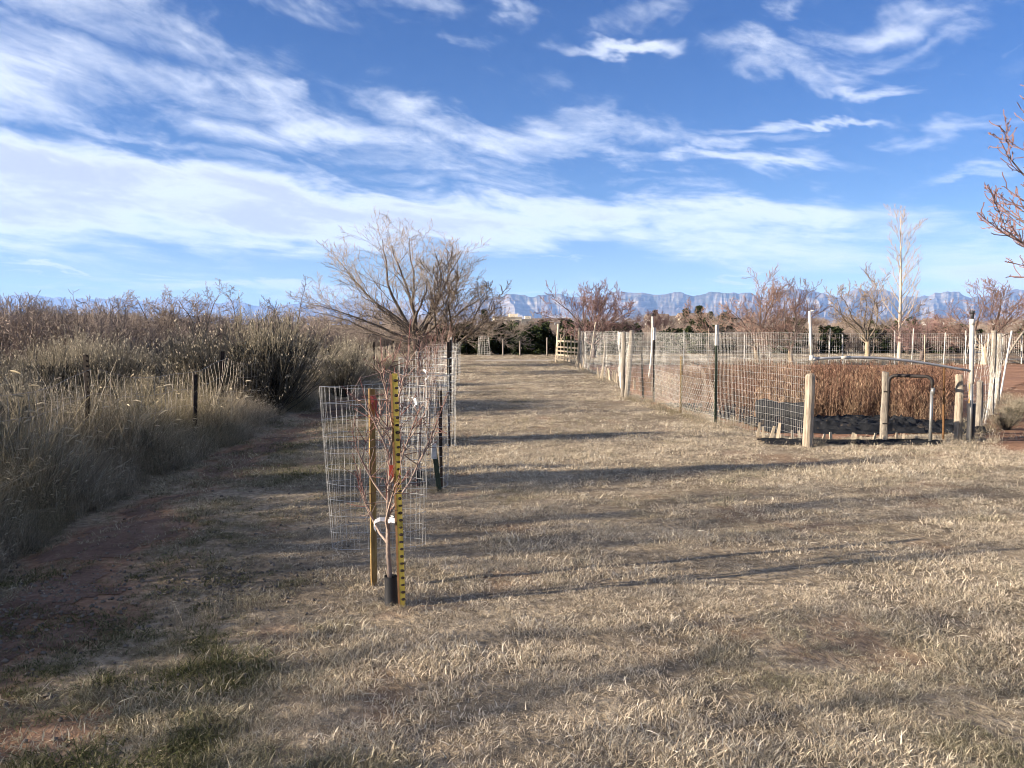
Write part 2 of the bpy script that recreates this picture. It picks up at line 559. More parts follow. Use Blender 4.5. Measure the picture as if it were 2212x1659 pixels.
M['fieldwire'] = surf('weathered_field_wire', [(0, (0.22, 0.17, 0.12)), (1, (0.50, 0.45, 0.38))], 9.0, 0.6, 0.2)
M['net'] = surf('pale_poultry_netting', [(0, (0.50, 0.47, 0.40)), (1, (0.66, 0.62, 0.54))], 4.0, 0.6, 0.2)
M['wood'] = surf('weathered_post_wood', [(0, (0.07, 0.055, 0.04)), (0.22, (0.20, 0.16, 0.12)), (0.4, (0.25, 0.205, 0.155)), (1, (0.40, 0.345, 0.275))], 7.0, 0.9, bump=1.0, bscale=26.0, stretch=(6, 6, 0.7))
M['graywood'] = surf('grey_board_wood', [(0, (0.06, 0.05, 0.042)), (0.25, (0.14, 0.12, 0.10)), (0.45, (0.19, 0.165, 0.135)), (1, (0.31, 0.275, 0.225))], 7.0, 0.9, bump=0.9, stretch=(5, 5, 0.6))
M['lath'] = surf('pale_lath_wood', [(0, (0.24, 0.195, 0.14)), (1, (0.45, 0.38, 0.285))], 6.0, 0.9, bump=0.4, stretch=(6, 6, 0.8), rnd=0.2)
M['pvc'] = surf('white_plastic_pipe', [(0, (0.30, 0.28, 0.25)), (0.5, (0.43, 0.41, 0.375)), (1, (0.53, 0.51, 0.475))], 9.0, 0.5, spec=0.45)
M['greypvc'] = surf('grey_plastic_pipe', [(0, (0.22, 0.22, 0.235)), (1, (0.34, 0.34, 0.35))], 5.0, 0.5, spec=0.45)
M['black'] = surf('black_plastic', [(0, (0.012, 0.012, 0.014)), (1, (0.03, 0.03, 0.034))], 8.0, 0.55, bump=0.3, spec=0.4)
M['fabric'] = surf('black_weed_cloth', [(0, (0.008, 0.009, 0.011)), (0.7, (0.017, 0.018, 0.021)), (1, (0.07, 0.055, 0.042))], 7.0, 0.8, bump=0.6, bscale=60.0, spec=0.15)
M['gate'] = surf('dark_painted_steel', [(0, (0.015, 0.013, 0.012)), (0.8, (0.028, 0.022, 0.02)), (1, (0.08, 0.045, 0.025))], 8.0, 0.6, 0.0)
M['steel'] = surf('dull_galvanised_tube', [(0, (0.16, 0.16, 0.155)), (1, (0.30, 0.295, 0.28))], 5.0, 0.45, 0.6)
M['tpost'] = surf('dark_rusty_steel_post', [(0, (0.010, 0.009, 0.008)), (1, (0.032, 0.02, 0.015))], 14.0, 0.8, 0.2)
M['green_post'] = surf('dark_green_steel_post', [(0, (0.018, 0.026, 0.018)), (1, (0.05, 0.065, 0.04))], 10.0, 0.7, 0.1)
M['yellow'] = surf('scuffed_mustard_paint', [(0, (0.26, 0.17, 0.03)), (0.35, (0.50, 0.36, 0.06)), (1, (0.64, 0.48, 0.11))], 16.0, 0.6, bump=0.2)
M['rust'] = surf('rust_brown_steel', [(0, (0.07, 0.035, 0.015)), (1, (0.17, 0.085, 0.03))], 14.0, 0.8)
M['stake'] = surf('brown_stained_stake', [(0, (0.09, 0.05, 0.02)), (0.5, (0.23, 0.145, 0.05)), (1, (0.40, 0.28, 0.10))], 10.0, 0.8, bump=0.4, stretch=(4, 4, 0.5))
M['whitetag'] = surf('white_plastic_tag', [(0, (0.74, 0.74, 0.74)), (1, (0.84, 0.84, 0.84))], 5.0, 0.5)
M['ribbon'] = surf('faded_red_ribbon', [(0, (0.22, 0.045, 0.035)), (1, (0.38, 0.09, 0.065))], 20.0, 0.8)
M['redtag'] = surf('red_plastic_tag', [(0, (0.48, 0.06, 0.04)), (1, (0.62, 0.10, 0.065))], 5.0, 0.45)
M['whitepaint'] = surf('worn_white_paint', [(0, (0.30, 0.29, 0.27)), (1, (0.56, 0.54, 0.51))], 20.0, 0.7)
M['stone'] = surf('grey_gravel', [(0, (0.08, 0.066, 0.056)), (1, (0.20, 0.17, 0.14))], 12.0, 0.9, rnd=0.3)


# ------------------------------------------------------------------ the ground and the land
def soil_mat(name, stops, scale, bump=0.8, speck=True, rough=0.95):
    m, t, out = new_mat(name)
    b = t.new('ShaderNodeBsdfPrincipled')
    t.l.new(b.outputs[0], out.inputs[0])
    co = t.new('ShaderNodeNewGeometry').outputs['Position']
    f1 = t.noise(co, scale, 8.0, 0.65)
    f2 = t.noise(co, scale * 14, 5.0, 0.65)
    f = t.maprange(t.math('ADD', t.math('MULTIPLY', f1, 0.6), t.math('MULTIPLY', f2, 0.4)), 0.33, 0.67, smooth=False)
    c = t.ramp(f, stops)
    t.l.new(c, b.inputs['Base Color'])
    b.inputs['Roughness'].default_value = rough
    b.inputs['Specular IOR Level'].default_value = 0.15
    bn = t.new('ShaderNodeBump'); bn.inputs['Strength'].default_value = bump; bn.inputs['Distance'].default_value = 0.03
    t.l.new(f2, bn.inputs['Height'])
    t.l.new(bn.outputs[0], b.inputs['Normal'])
    return m


def ground_mat():
    m, t, out = new_mat('thatch_and_red_earth')
    b = t.new('ShaderNodeBsdfPrincipled')
    t.l.new(b.outputs[0], out.inputs[0])
    co = t.new('ShaderNodeNewGeometry').outputs['Position']
    n1 = t.noise(co, 0.9, 7.0, 0.62)
    n2 = t.noise(co, 18.0, 5.0, 0.65)
    f = t.maprange(t.math('ADD', t.math('MULTIPLY', n1, 0.45), t.math('MULTIPLY', n2, 0.55)), 0.34, 0.66, smooth=False)
    thatch = t.ramp(f, [(0, (0.085, 0.066, 0.046)), (0.5, (0.215, 0.17, 0.117)), (1, (0.42, 0.345, 0.245))])
    earth = t.ramp(f, [(0, (0.12, 0.062, 0.038)), (0.5, (0.225, 0.122, 0.074)), (1, (0.34, 0.20, 0.125))])
    brush = t.ramp(t.noise(co, 0.05, 9.0, 0.7), [(0.3, (0.12, 0.092, 0.062)), (0.5, (0.25, 0.19, 0.125)), (0.7, (0.36, 0.285, 0.19))])
    d = t.new('ShaderNodeAttribute', attribute_name='dirt').outputs['Fac']
    far = t.new('ShaderNodeAttribute', attribute_name='far').outputs['Fac']
    c = t.mix(d, thatch, earth)
    c = t.mix(far, c, brush)
    t.l.new(c, b.inputs['Base Color'])
    b.inputs['Roughness'].default_value = 0.97
    b.inputs['Specular IOR Level'].default_value = 0.1
    bn = t.new('ShaderNodeBump'); bn.inputs['Strength'].default_value = 0.9; bn.inputs['Distance'].default_value = 0.03
    t.l.new(n2, bn.inputs['Height'])
    t.l.new(bn.outputs[0], b.inputs['Normal'])
    return m


def axis(lo, hi, step, far_lo, far_hi, k=1.16):
    c = list(np.arange(lo, hi + 1e-6, step))
    s, v = step, hi
    while v < far_hi:
        s *= k; v += s; c.append(v)
    s, v = step, lo
    pre = []
    while v > far_lo:
        s *= k; v -= s; pre.append(v)
    return np.array(pre[::-1] + c)


def grid_mesh(name, xs, ys, zf, mat, mask=None, attrs=None, dz=0.0):
    X, Y = np.meshgrid(xs, ys)
    Z = zf(X, Y) + dz
    ny, nx = X.shape
    idx = np.arange(nx * ny).reshape(ny, nx)
    q = np.stack([idx[:-1, :-1], idx[:-1, 1:], idx[1:, 1:], idx[1:, :-1]], -1).reshape(-1, 4)
    v = np.stack([X, Y, Z], -1).reshape(-1, 3)
    if mask is not None:
        mk = mask(X, Y).reshape(-1)
        q = q[mk[q].mean(1) > 0.5]
        used = np.unique(q)
        re = np.full(len(v), -1); re[used] = np.arange(len(used))
        v, q = v[used], re[q]
    me = bpy.data.meshes.new(name)
    me.from_pydata(v, [], q)
    for k, fn in (attrs or {}).items():
        a = me.attributes.new(k, 'FLOAT', 'POINT')
        a.data.foreach_set('value', fn(v[:, 0], v[:, 1]).astype(np.float32))
    me.polygons.foreach_set('use_smooth', np.ones(len(me.polygons), bool))
    me.materials.append(mat)
    return link(name, me)


xs = axis(-8, 14, 0.10, -30000, 30000)
ys = axis(-3, 26, 0.12, -6000, 32000)
g = grid_mesh('ground', xs, ys, gz, ground_mat(), attrs={
    'dirt': lambda x, y: np.clip(np.maximum(bare_mask(x, y), 0.95 * path_mask(x, y)), 0, 1),
    'far': lambda x, y: sstep(40, 70, np.hypot(x, y))})
tag(g, kind='structure')

red = soil_mat('red_path_earth', [(0, (0.075, 0.047, 0.034)), (0.5, (0.145, 0.092, 0.066)), (1, (0.24, 0.16, 0.115))], 2.0)
p = grid_mesh('path', np.arange(-5.2, -1.6, 0.06), np.arange(0.5, 24, 0.07), gz, red,
              mask=lambda x, y: (path_mask(x, y) + 0.4 * (fbm(x * 4, y * 4, 23, 2) - 0.5) > 0.84).astype(float), dz=0.004)
tag(p, 'worn red dirt path between the tall grass and the lawn', kind='structure')
fsoil = soil_mat('garden_soil', [(0, (0.15, 0.075, 0.045)), (0.5, (0.26, 0.14, 0.085)), (1, (0.36, 0.215, 0.135))], 0.7)
fs = grid_mesh('garden_soil', np.arange(2.6, 27, 0.15), np.arange(11, 38, 0.15), gz, fsoil,
               mask=lambda x, y: inside_poly(x + 0.5 * (fbm(x, y, 41, 3) - 0.5), y + 0.5 * (fbm(x, y, 43, 3) - 0.5), FIELD).astype(float), dz=0.010)
tag(fs, 'bare red soil inside the fenced garden', kind='structure')
gravel = soil_mat('pale_track_gravel', [(0, (0.26, 0.22, 0.17)), (1, (0.46, 0.40, 0.32))], 1.5, 0.4)
rd = grid_mesh('gravel_road', np.arange(-2, 60, 0.4), np.arange(40, 48, 0.2), gz, gravel,
               mask=lambda x, y: (np.abs(y - (43.2 + 0.035 * x) + 0.8 * (fbm(x * 0.6, y, 51, 3) - 0.5)) < 1.0).astype(float), dz=0.015)
tag(rd, 'pale gravel track behind the garden', kind='structure')


# ------------------------------------------------------------------ far mountains
def cliff_mat():
    m, t, out = new_mat('desert_cliff_rock')
    b = t.new('ShaderNodeBsdfPrincipled')
    t.l.new(b.outputs[0], out.inputs[0])
    geo = t.new('ShaderNodeNewGeometry')
    co = geo.outputs['Position']
    x, y, z = t.sep(co)
    n = t.noise(co, 0.0011, 8.0, 0.65)
    zz = t.math('ADD', z, t.math('MULTIPLY', t.math('SUBTRACT', n, 0.5), 220.0))
    band = t.noise(t.xyz(0.0, 0.0, t.math('MULTIPLY', zz, 0.016)), 1.0, 4.0, 0.7)
    slope = t.sep(geo.outputs['True Normal'])[2]
    c1 = t.ramp(n, [(0.3, (0.07, 0.056, 0.044)), (0.5, (0.14, 0.112, 0.086)), (0.72, (0.23, 0.185, 0.14))])
    c2 = t.ramp(band, [(0.36, (0.09, 0.076, 0.063)), (0.5, (0.17, 0.145, 0.118)), (0.58, (0.33, 0.285, 0.23)), (0.68, (0.12, 0.10, 0.082))])
    c = t.mix(t.maprange(slope, 0.93, 0.72), c1, c2)
    veg = t.noise(co, 0.004, 6.0, 0.7)
    c = t.mix(t.math('MULTIPLY', t.maprange(veg, 0.48, 0.60), t.maprange(z, 300, 620, 0.35, 0.9)), c, (0.055, 0.06, 0.042, 1))
    t.l.new(c, b.inputs['Base Color'])
    b.inputs['Roughness'].default_value = 1.0
    b.inputs['Specular IOR Level'].default_value = 0.0
    return m


def mountain(name, profile, d0, d1, nu, nt, seed, gully, mesa=None, label=None):
    """a range seen side on: profile gives (azimuth slope x/y, skyline slope z/y)"""
    pu, pv = np.array(profile).T
    u = np.linspace(pu[0], pu[-1], nu)
    top = np.interp(u, pu, pv)
    top = top + 0.017 * (fbm(u * 34, u * 0 + 3.3, seed, 5) - 0.5) * np.minimum(1, top / 0.02)
    t = np.linspace(0, 1.25, nt)
    U, T = np.meshgrid(u, t)
    D = d0 + (d1 - d0) * T
    X, Y = U * D, D
    crest = top[None, :] * d1
    # spurs run down toward the plain
    sp = np.abs(2 * fbm(U * gully + 1.9 * np.sin(U * 9 + 1) * T, T * 1.6 + 5, seed + 3, 4) - 1) * 2.4
    sp2 = np.abs(2 * fbm(U * gully * 2.3 + 2.6 * np.cos(U * 13) * T, T * 3.8, seed + 7, 4) - 1) * 2.0
    sp3 = np.abs(2 * fbm(U * gully * 9.0, T * 7.0, seed + 11, 3) - 1)
    tt = np.clip(T - (0.36 * sp + 0.17 * sp2 + 0.10 * sp3) * np.sin(np.clip(T, 0, 1) * math.pi) ** 0.8, 0, 1.3)
    lo = 0.80 * np.clip(tt / 0.95, 0, 1) ** 1.35
    hi = 0.20 * sstep(0.66, 1.0, tt)
    prof = lo + hi
    if mesa is not None:
        k = sstep(mesa[0], mesa[1], U)
        pm = 0.50 * np.clip(tt / 0.78, 0, 1) ** 1.25 + 0.20 * sstep(0.70, 0.76, tt) + 0.14 * sstep(0.80, 0.86, tt) + 0.16 * sstep(0.90, 0.97, tt)
        prof = prof * (1 - k) + pm * k
    back = 1 - 0.5 * sstep(1.0, 1.25, T)
    Z = crest * np.minimum(prof, 1.0) * back
    Z = Z + 14 * (fbm(X * 0.004, Y * 0.004, seed + 9, 4) - 0.5) * np.clip(T, 0, 1)
    Z = Z - 12
    v = np.stack([X, Y, Z], -1).reshape(-1, 3)
    idx = np.arange(nu * nt).reshape(nt, nu)
    q = np.stack([idx[:-1, :-1], idx[:-1, 1:], idx[1:, 1:], idx[1:, :-1]], -1).reshape(-1, 4)
    me = bpy.data.meshes.new(name)
    me.from_pydata(v, [], q)
    me.materials.append(CLIFF)
    o = link(name, me)
    tag(o, label, kind='structure')
    return o


CLIFF = cliff_mat()
dp = lambda pts: [((x - 1106) / 1685.0, (716 - y) / 1685.0) for x, y in pts]
mountain('mountains', dp([(860, 700), (940, 668), (1000, 656), (1050, 648), (1100, 641), (1165, 634), (1230, 641), (1285, 636), (1330, 629), (1390, 633), (1450, 635), (1500, 632),
                          (1570, 637), (1640, 634), (1690, 628), (1740, 631), (1800, 636), (1850, 625), (1900, 632), (1960, 634),
                          (2060, 635), (2150, 632), (2230, 630), (2330, 630), (2500, 627), (2800, 640)]),
         10500, 14500, 900, 120, 60, 16.0, mesa=(0.40, 0.52), label='blue hazy mountain range and pale cliffs along the horizon')
mountain('mountains', dp([(-900, 648), (-500, 640), (-250, 645), (0, 642), (120, 641), (260, 646), (420, 650), (520, 655), (640, 652), (720, 658), (800, 652), (880, 656), (960, 662), (1010, 690)]),
         20000, 25000, 420, 50, 90, 14.0, label='low blue mesa far beyond the thicket')

# the air between here and the mountains
hm, ht, hout = new_mat('valley_haze')
pv = ht.new('ShaderNodeVolumePrincipled')
pv.inputs['Color'].default_value = (0.30, 0.52, 1.0, 1)
pv.inputs['Density'].default_value = 3.8e-5
pv.inputs['Anisotropy'].default_value = 0.0
ht.l.new(pv.outputs[0], hout.inputs['Volume'])
hb = MB()
hb.box((0, 13000, 695), (76000, 52000, 1410))
hz = hb.build('haze', hm)
tag(hz, 'thin blue haze in the valley air', kind='stuff')


# ------------------------------------------------------------------ instancing of grass and brush on points
def src_collection(name, meshes):
    c = bpy.data.collections.new(name)
    for i, me in enumerate(meshes):
        o = bpy.data.objects.new('%s_%02d' % (name, i), me)
        c.objects.link(o)
    return c


def scatter(name, pts, rot, scl, idx, tint, coll, label):
    me = bpy.data.meshes.new(name)
    me.from_pydata(np.asarray(pts), [], [])
    def put(k, typ, arr, key):
        a = me.attributes.new(k, typ, 'POINT')
        a.data.foreach_set(key, np.ascontiguousarray(arr).reshape(-1))
    put('rot', 'FLOAT_VECTOR', rot.astype(np.float32), 'vector')
    put('scl', 'FLOAT_VECTOR', scl.astype(np.float32), 'vector')
    put('idx', 'INT', idx.astype(np.int32), 'value')
    put('tint', 'FLOAT', tint.astype(np.float32), 'value')
    o = link(name, me)
    ng = bpy.data.node_groups.new(name + '_scatter', 'GeometryNodeTree')
    ng.interface.new_socket('Geometry', in_out='INPUT', socket_type='NodeSocketGeometry')
    ng.interface.new_socket('Geometry', in_out='OUTPUT', socket_type='NodeSocketGeometry')
    N, L = ng.nodes, ng.links
    gi, go = N.new('NodeGroupInput'), N.new('NodeGroupOutput')
    ci = N.new('GeometryNodeCollectionInfo')
    ci.inputs['Collection'].default_value = coll
    ci.inputs['Separate Children'].default_value = True
    ci.inputs['Reset Children'].default_value = True
    ip = N.new('GeometryNodeInstanceOnPoints')
    ip.inputs['Pick Instance'].default_value = True
    def attr(k, typ):
        n = N.new('GeometryNodeInputNamedAttribute')
        n.data_type = typ
        n.inputs['Name'].default_value = k
        return n.outputs['Attribute']
    L.new(gi.outputs[0], ip.inputs['Points'])
    L.new(ci.outputs[0], ip.inputs['Instance'])
    L.new(attr('idx', 'INT'), ip.inputs['Instance Index'])
    L.new(attr('rot', 'FLOAT_VECTOR'), ip.inputs['Rotation'])
    L.new(attr('scl', 'FLOAT_VECTOR'), ip.inputs['Scale'])
    L.new(ip.outputs[0], go.inputs[0])
    md = o.modifiers.new('scatter', 'NODES')
    md.node_group = ng
    tag(o, label, kind='stuff')
    return o


def blade(mb, rng, base, L, w, lean, az, bv, n=4, droop=0.6, flat=None):
    """one arching blade as a narrow ribbon"""
    s = np.linspace(0, 1, n)
    out = L * (math.sin(lean) * s + droop * math.sin(lean + 0.3) * s * s * 0.5)
    up = L * (math.cos(lean) * s - droop * s * s * 0.45)
    kink = rng.normal(0, 0.05) * L * s * s
    pts = np.stack([base[0] + out * math.cos(az) - kink * math.sin(az), base[1] + out * math.sin(az) + kink * math.cos(az), base[2] + up], 1)
    a2 = az + math.pi / 2 + rng.normal(0, 0.5)
    mb.ribbon(pts, w * np.array([0.8, 1.0, 0.8, 0.25])[:n] if n == 4 else w * np.linspace(1, 0.25, n), (math.cos(a2), math.sin(a2), rng.normal(0, 0.2)), bv)


def lawn_tuft(seed, nb, lmin, lmax, w, spread, mat, lean=(0.25, 1.15), n=4):
    rng = np.random.default_rng(seed)
    mb = MB()
    for i in range(nb):
        b = rng.normal(0, spread, 2)
        az = rng.uniform(0, 2 * math.pi)
        blade(mb, rng, (b[0], b[1], -0.006), rng.uniform(lmin, lmax), w * rng.uniform(0.7, 1.3), rng.uniform(*lean), az, rng.beta(2, 2), n, rng.uniform(0.2, 1.0))
    return mb.mesh('lawn_tuft', mat)


rng = np.random.default_rng(7)
lawn_src = src_collection('lawn_tuft', [lawn_tuft(s, 42, 0.014, 0.044, 0.0025, 0.028 + 0.004 * (s % 3), M['lawn'], (0.1, 1.3)) for s in range(7)] +
                          [lawn_tuft(20 + s, 40, 0.03, 0.075, 0.006, 0.085, M['lawn'], (0.1, 1.25), n=3) for s in range(5)])


def sample_view(n, y0, y1, power, margin=0.8, xlo=-3.9, xhi=60):
    """points of the ground spread over what the camera sees of it"""
    k = rng.random(n)
    if power == 1: y = y0 * (y1 / y0) ** k
    else: y = y0 + (y1 - y0) * k
    h = 0.70 * y + margin
    x = rng.uniform(-1, 1, n) * h
    m = (x > xlo) & (x < xhi)
    return x[m], y[m]


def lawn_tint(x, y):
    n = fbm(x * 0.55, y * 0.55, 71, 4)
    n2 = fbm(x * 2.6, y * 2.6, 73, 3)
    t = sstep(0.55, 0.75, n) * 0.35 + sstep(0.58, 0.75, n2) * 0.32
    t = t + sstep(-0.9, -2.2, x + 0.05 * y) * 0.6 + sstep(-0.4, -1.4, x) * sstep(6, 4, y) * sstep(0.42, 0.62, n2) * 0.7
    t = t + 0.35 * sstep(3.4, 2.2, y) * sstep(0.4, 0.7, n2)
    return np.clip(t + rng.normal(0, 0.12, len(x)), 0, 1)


def make_lawn():
    X, Y, S, I = [], [], [], []
    x, y = sample_view(52000, 1.7, 12.0, 1, xlo=-5.2)
    X.append(x); Y.append(y); S.append(rng.uniform(0.75, 1.3, len(x)) * (1 + 0.25 * sstep(6, 12, y))); I.append(rng.integers(0, 7, len(x)))
    x, y = sample_view(52000, 8.0, 54.0, 1, xlo=-5.5)
    X.append(x); Y.append(y); S.append(rng.uniform(0.7, 1.2, len(x)) * (0.9 + 0.7 * sstep(15, 45, y))); I.append(rng.integers(7, 12, len(x)))
    x, y, s, i = map(np.concatenate, (X, Y, S, I))
    bare = np.maximum(bare_mask(x, y), path_mask(x, y) * 0.62)
    keep = rng.random(len(x)) > bare * 0.96
    keep &= ~inside_poly(x, y, FIELD)
    keep &= ~(x < path_c(y) - 1.2)
    keep &= ~((np.abs(y - (43.2 + 0.035 * x)) < 1.0) & (x > -2))
    dens = fbm(x * 1.3, y * 1.3, 77, 4)
    fine = fbm(x * 7.0, y * 7.0, 78, 2)
    keep &= rng.random(len(x)) < (0.35 + 0.75 * sstep(0.35, 0.6, dens)) * (0.18 + 0.95 * sstep(0.36, 0.56, fine))
    x, y, s, i = x[keep], y[keep], s[keep], i[keep]
    s = s * (0.35 + 1.35 * fbm(x * 2.2, y * 2.2, 79, 3))
    pts = np.stack([x, y, gz(x, y)], 1)
    rot = np.stack([rng.normal(0, 0.12, len(x)), rng.normal(0, 0.12, len(x)), rng.uniform(0, 6.283, len(x))], 1)
    scl = np.stack([s, s, s * rng.uniform(0.7, 1.15, len(x))], 1)
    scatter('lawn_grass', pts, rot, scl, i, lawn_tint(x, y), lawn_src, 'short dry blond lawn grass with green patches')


make_lawn()


def tall_clump(seed, nb, h0, h1, heads, mat, spread=0.09, w=0.004):
    rg = np.random.default_rng(seed)
    mb = MB()
    for i in range(nb):
        b = rg.normal(0, spread, 2)
        az = rg.uniform(0, 2 * math.pi)
        L = rg.uniform(h0, h1)
        lean = abs(rg.normal(0.2, 0.35))
        bv = rg.beta(2, 2)
        blade(mb, rg, (b[0], b[1], -0.01), L, w * rg.uniform(0.6, 1.2), lean, az, bv, 4, rg.uniform(0.1, 0.95))
        if rg.random() < heads:
            # a fox-tail seed head nodding at the tip
            s = 1.0
            tip = mb.v[-1][-2:].mean(0)
            d = np.array((math.cos(az) * 0.7, math.sin(az) * 0.7, rg.uniform(-0.2, 0.8)))
            d /= np.linalg.norm(d)
            hl = rg.uniform(0.04, 0.085)
            pts = tip + d * np.linspace(-0.01, hl, 4)[:, None] + np.array((0, 0, -0.02)) * (np.linspace(0, 1, 4) ** 2)[:, None]
            mb.tube(pts, [0.0015, 0.0052, 0.0045, 0.0008], 4, attr=0.9 + rg.uniform(-0.1, 0.1))
    for i in range(nb // 2):   # leafy bottom growth
        b = rg.normal(0, spread * 1.2, 2)
        blade(mb, rg, (b[0], b[1], -0.01), rg.uniform(0.15, 0.4), w * 1.3, rg.uniform(0.2, 1.1), rg.uniform(0, 6.28), rg.uniform(0, 0.6), 4, rg.uniform(0.4, 1.1))
    return mb.mesh('tall_grass_clump', mat)


tall_src = src_collection('tall_grass_clump', [tall_clump(100 + s, 46, 0.40, 0.85, 0.05, M['tallgrass']) for s in range(5)] +
                          [tall_clump(120 + s, 34, 0.25, 0.5, 0.05, M['tallgrass']) for s in range(3)])


def make_tall_grass():
    n = 4800
    y = 1.2 * (34 / 1.2) ** rng.random(n)
    edge = path_c(y) - 0.62 + 0.5 * (fbm(y * 0.8, y * 0, 131, 3) - 0.5) - 0.35 * sstep(4.5, 2.5, y)
    x = edge - np.abs(rng.normal(0, 1, n)) * (0.45 + 0.012 * y)
    far_ = rng.random(n) < 0.09
    x = np.where(far_, edge - rng.random(n) * (1.5 + 0.25 * y), x)
    keep = (x > -0.8 * y - 1.5)
    x, y, edge = x[keep], y[keep], edge[keep]
    d = np.clip((edge - x) / 0.9, 0, 1)
    i = np.where(rng.random(len(x)) < 0.25 + 0.75 * d, rng.integers(0, 5, len(x)), rng.integers(5, 8, len(x)))
    s = (0.45 + 0.75 * d) * rng.uniform(0.8, 1.2, len(x)) * (0.25 + 1.5 * fbm(x * 1.1, y * 1.1, 133, 3))
    # tufts among the lawn: round the cages, the fence corner and the bottom of the garden fence
    ex, ey, es, ei = [], [], [], []
    def patch(cx, cy_, r, n_, sc):
        a = rng.random(n_) * 6.283; q = np.sqrt(rng.random(n_)) * r
        ex.append(cx + q * np.cos(a)); ey.append(cy_ + q * np.sin(a))
        es.append(sc * rng.uniform(0.6, 1.2, n_)); ei.append(rng.integers(5, 8, n_))
    for cx, cy_ in ((-0.95, 8.1), (-1.16, 11.2), (-1.45, 15), (-1.75, 19), (-2.1, 23.5)):
        patch(cx, cy_, 0.5, 16, 0.35)
    patch(-0.72, 4.5, 0.25, 8, 0.22)
    for k in np.linspace(0, 1, 30):
        patch(2.8 + 0.9 * k, 18.8 - 6.2 * k, 0.35, 5, 0.45)
    for k in np.linspace(0, 1, 12):
        patch(4.1 + 2.6 * k, 11.0 + 0.4 * k, 0.35, 4, 0.33)
    for k in np.linspace(0, 1, 26):
        patch(7.0 + 5.2 * k, 11.6 + 7.6 * k, 0.45, 4, 0.5)
    for k in np.linspace(0, 1, 22):
        patch(3.3 - 0.6 * k, 25 + 11 * k, 0.4, 4, 0.4)
    patch(-1.6, 4.2, 0.35, 10, 0.33); patch(0.35, 12.9, 1.4, 60, 0.34)
    # dry grass under the back fence and the orchard
    m = 900
    bx = rng.uniform(2, 40, m); by = 38.5 + np.abs(rng.normal(0, 1.1, m)) + 0.02 * bx
    ex.append(bx); ey.append(by); es.append(rng.uniform(0.4, 0.8, m)); ei.append(rng.integers(5, 8, m))
    x = np.concatenate([x] + ex); y = np.concatenate([y] + ey); s = np.concatenate([s] + es); i = np.concatenate([i] + ei)
    pts = np.stack([x, y, gz(x, y)], 1)
    rot = np.stack([rng.normal(0, 0.1, len(x)), rng.normal(0, 0.1, len(x)), rng.uniform(0, 6.283, len(x))], 1)
    tint = np.clip(fbm(x * 0.8, y * 0.8, 137, 3) * 1.6 - 0.5 + rng.normal(0, 0.15, len(x)), 0, 1)
    scatter('tall_dry_grass', pts, rot, np.stack([s, s, s], 1), i, tint, tall_src, 'tall dry grass with nodding seed heads beside the path')


make_tall_grass()


# rust coloured dead plants standing in the garden
def field_clump(seed):
    rg = np.random.default_rng(seed)
    mb = MB()
    for i in range(13):
        b = rg.normal(0, 0.11, 2)
        az = rg.uniform(0, 6.28); lean = abs(rg.normal(0.05, 0.1)) if rg.random() < 0.7 else rg.uniform(0.2, 0.8); L = rg.uniform(0.35, 0.85) * (0.75 if rg.random() < 0.4 else 1.0)
        d = np.array((math.sin(lean) * math.cos(az), math.sin(lean) * math.sin(az), math.cos(lean)))
        base = np.array((b[0], b[1], -0.01))
        mb.tube(base + d * np.linspace(0, L, 3)[:, None], [0.0045, 0.0035, 0.0015], 3, attr=rg.uniform(0.2, 0.9))
        for j in range(9):
            s = rg.uniform(0.35, 1.0) * L
            a2 = rg.uniform(0, 6.28)
            dd = d + np.array((math.cos(a2), math.sin(a2), 0.3)) * rg.uniform(0.4, 0.9)
            dd /= np.linalg.norm(dd)
            p0 = base + d * s
            l = rg.uniform(0.04, 0.11)
            mb.ribbon(p0 + dd * np.linspace(0, l, 3)[:, None], [0.006, 0.016, 0.004], (-math.sin(a2), math.cos(a2), 0.3), rg.uniform(0, 1))
    return mb.mesh('field_clump', M['field'])


def make_field():
    src = src_collection('field_clump', [field_clump(200 + s) for s in range(6)])
    n = 7500
    x = rng.uniform(3, 26, n); y = 12.6 * (36 / 12.6) ** rng.random(n)
    keep = inside_poly(x - 0.2, y - 0.5, FIELD) & inside_poly(x + 0.3, y, FIELD)
    keep &= x < 0.575 * y - 0.2
    # the clearing by the black cloth, thinner toward the back
    front = (x - 4.0) * -0.15 + 13.6
    keep &= (y > front + 0.5 * (fbm(x * 1.5, y, 211, 2) - 0.5)) | (rng.random(n) < 0.0)
    back = 24 + 3 * (fbm(x * 0.4, y * 0, 215, 2) - 0.5)
    keep &= rng.random(n) < np.where(y < back, 1.0, 0.16)
    keep &= rng.random(n) < np.where(x < 5.2 - 0.02 * (y - 12), 0.35, 1.0)
    x, y = x[keep], y[keep]
    s = rng.uniform(0.55, 1.1, len(x)) * np.where(y < 24, 0.82, 0.5) * (0.65 + 0.7 * fbm(x * 0.9, y * 0.9, 217, 3))
    tint = np.clip(fbm(x * 0.8, y * 0.8, 213, 3) * 1.5 - 0.62 + rng.normal(0, 0.1, len(x)) + 0.5 * sstep(14.6, 13.2, y), 0, 1)
    pts = np.stack([x, y, gz(x, y)], 1)
    rot = np.stack([rng.normal(0, 0.06, len(x)), rng.normal(0, 0.06, len(x)), rng.uniform(0, 6.283, len(x))], 1)
    scatter('dead_garden_plants', pts, rot, np.stack([s, s, s], 1), rng.integers(0, 6, len(x)), tint, src,
            'rust brown dead plants standing in the fenced garden')


make_field()


# ------------------------------------------------------------------ bare trees and shrubs
def norm(v):
    return v / (np.linalg.norm(v) + 1e-12)


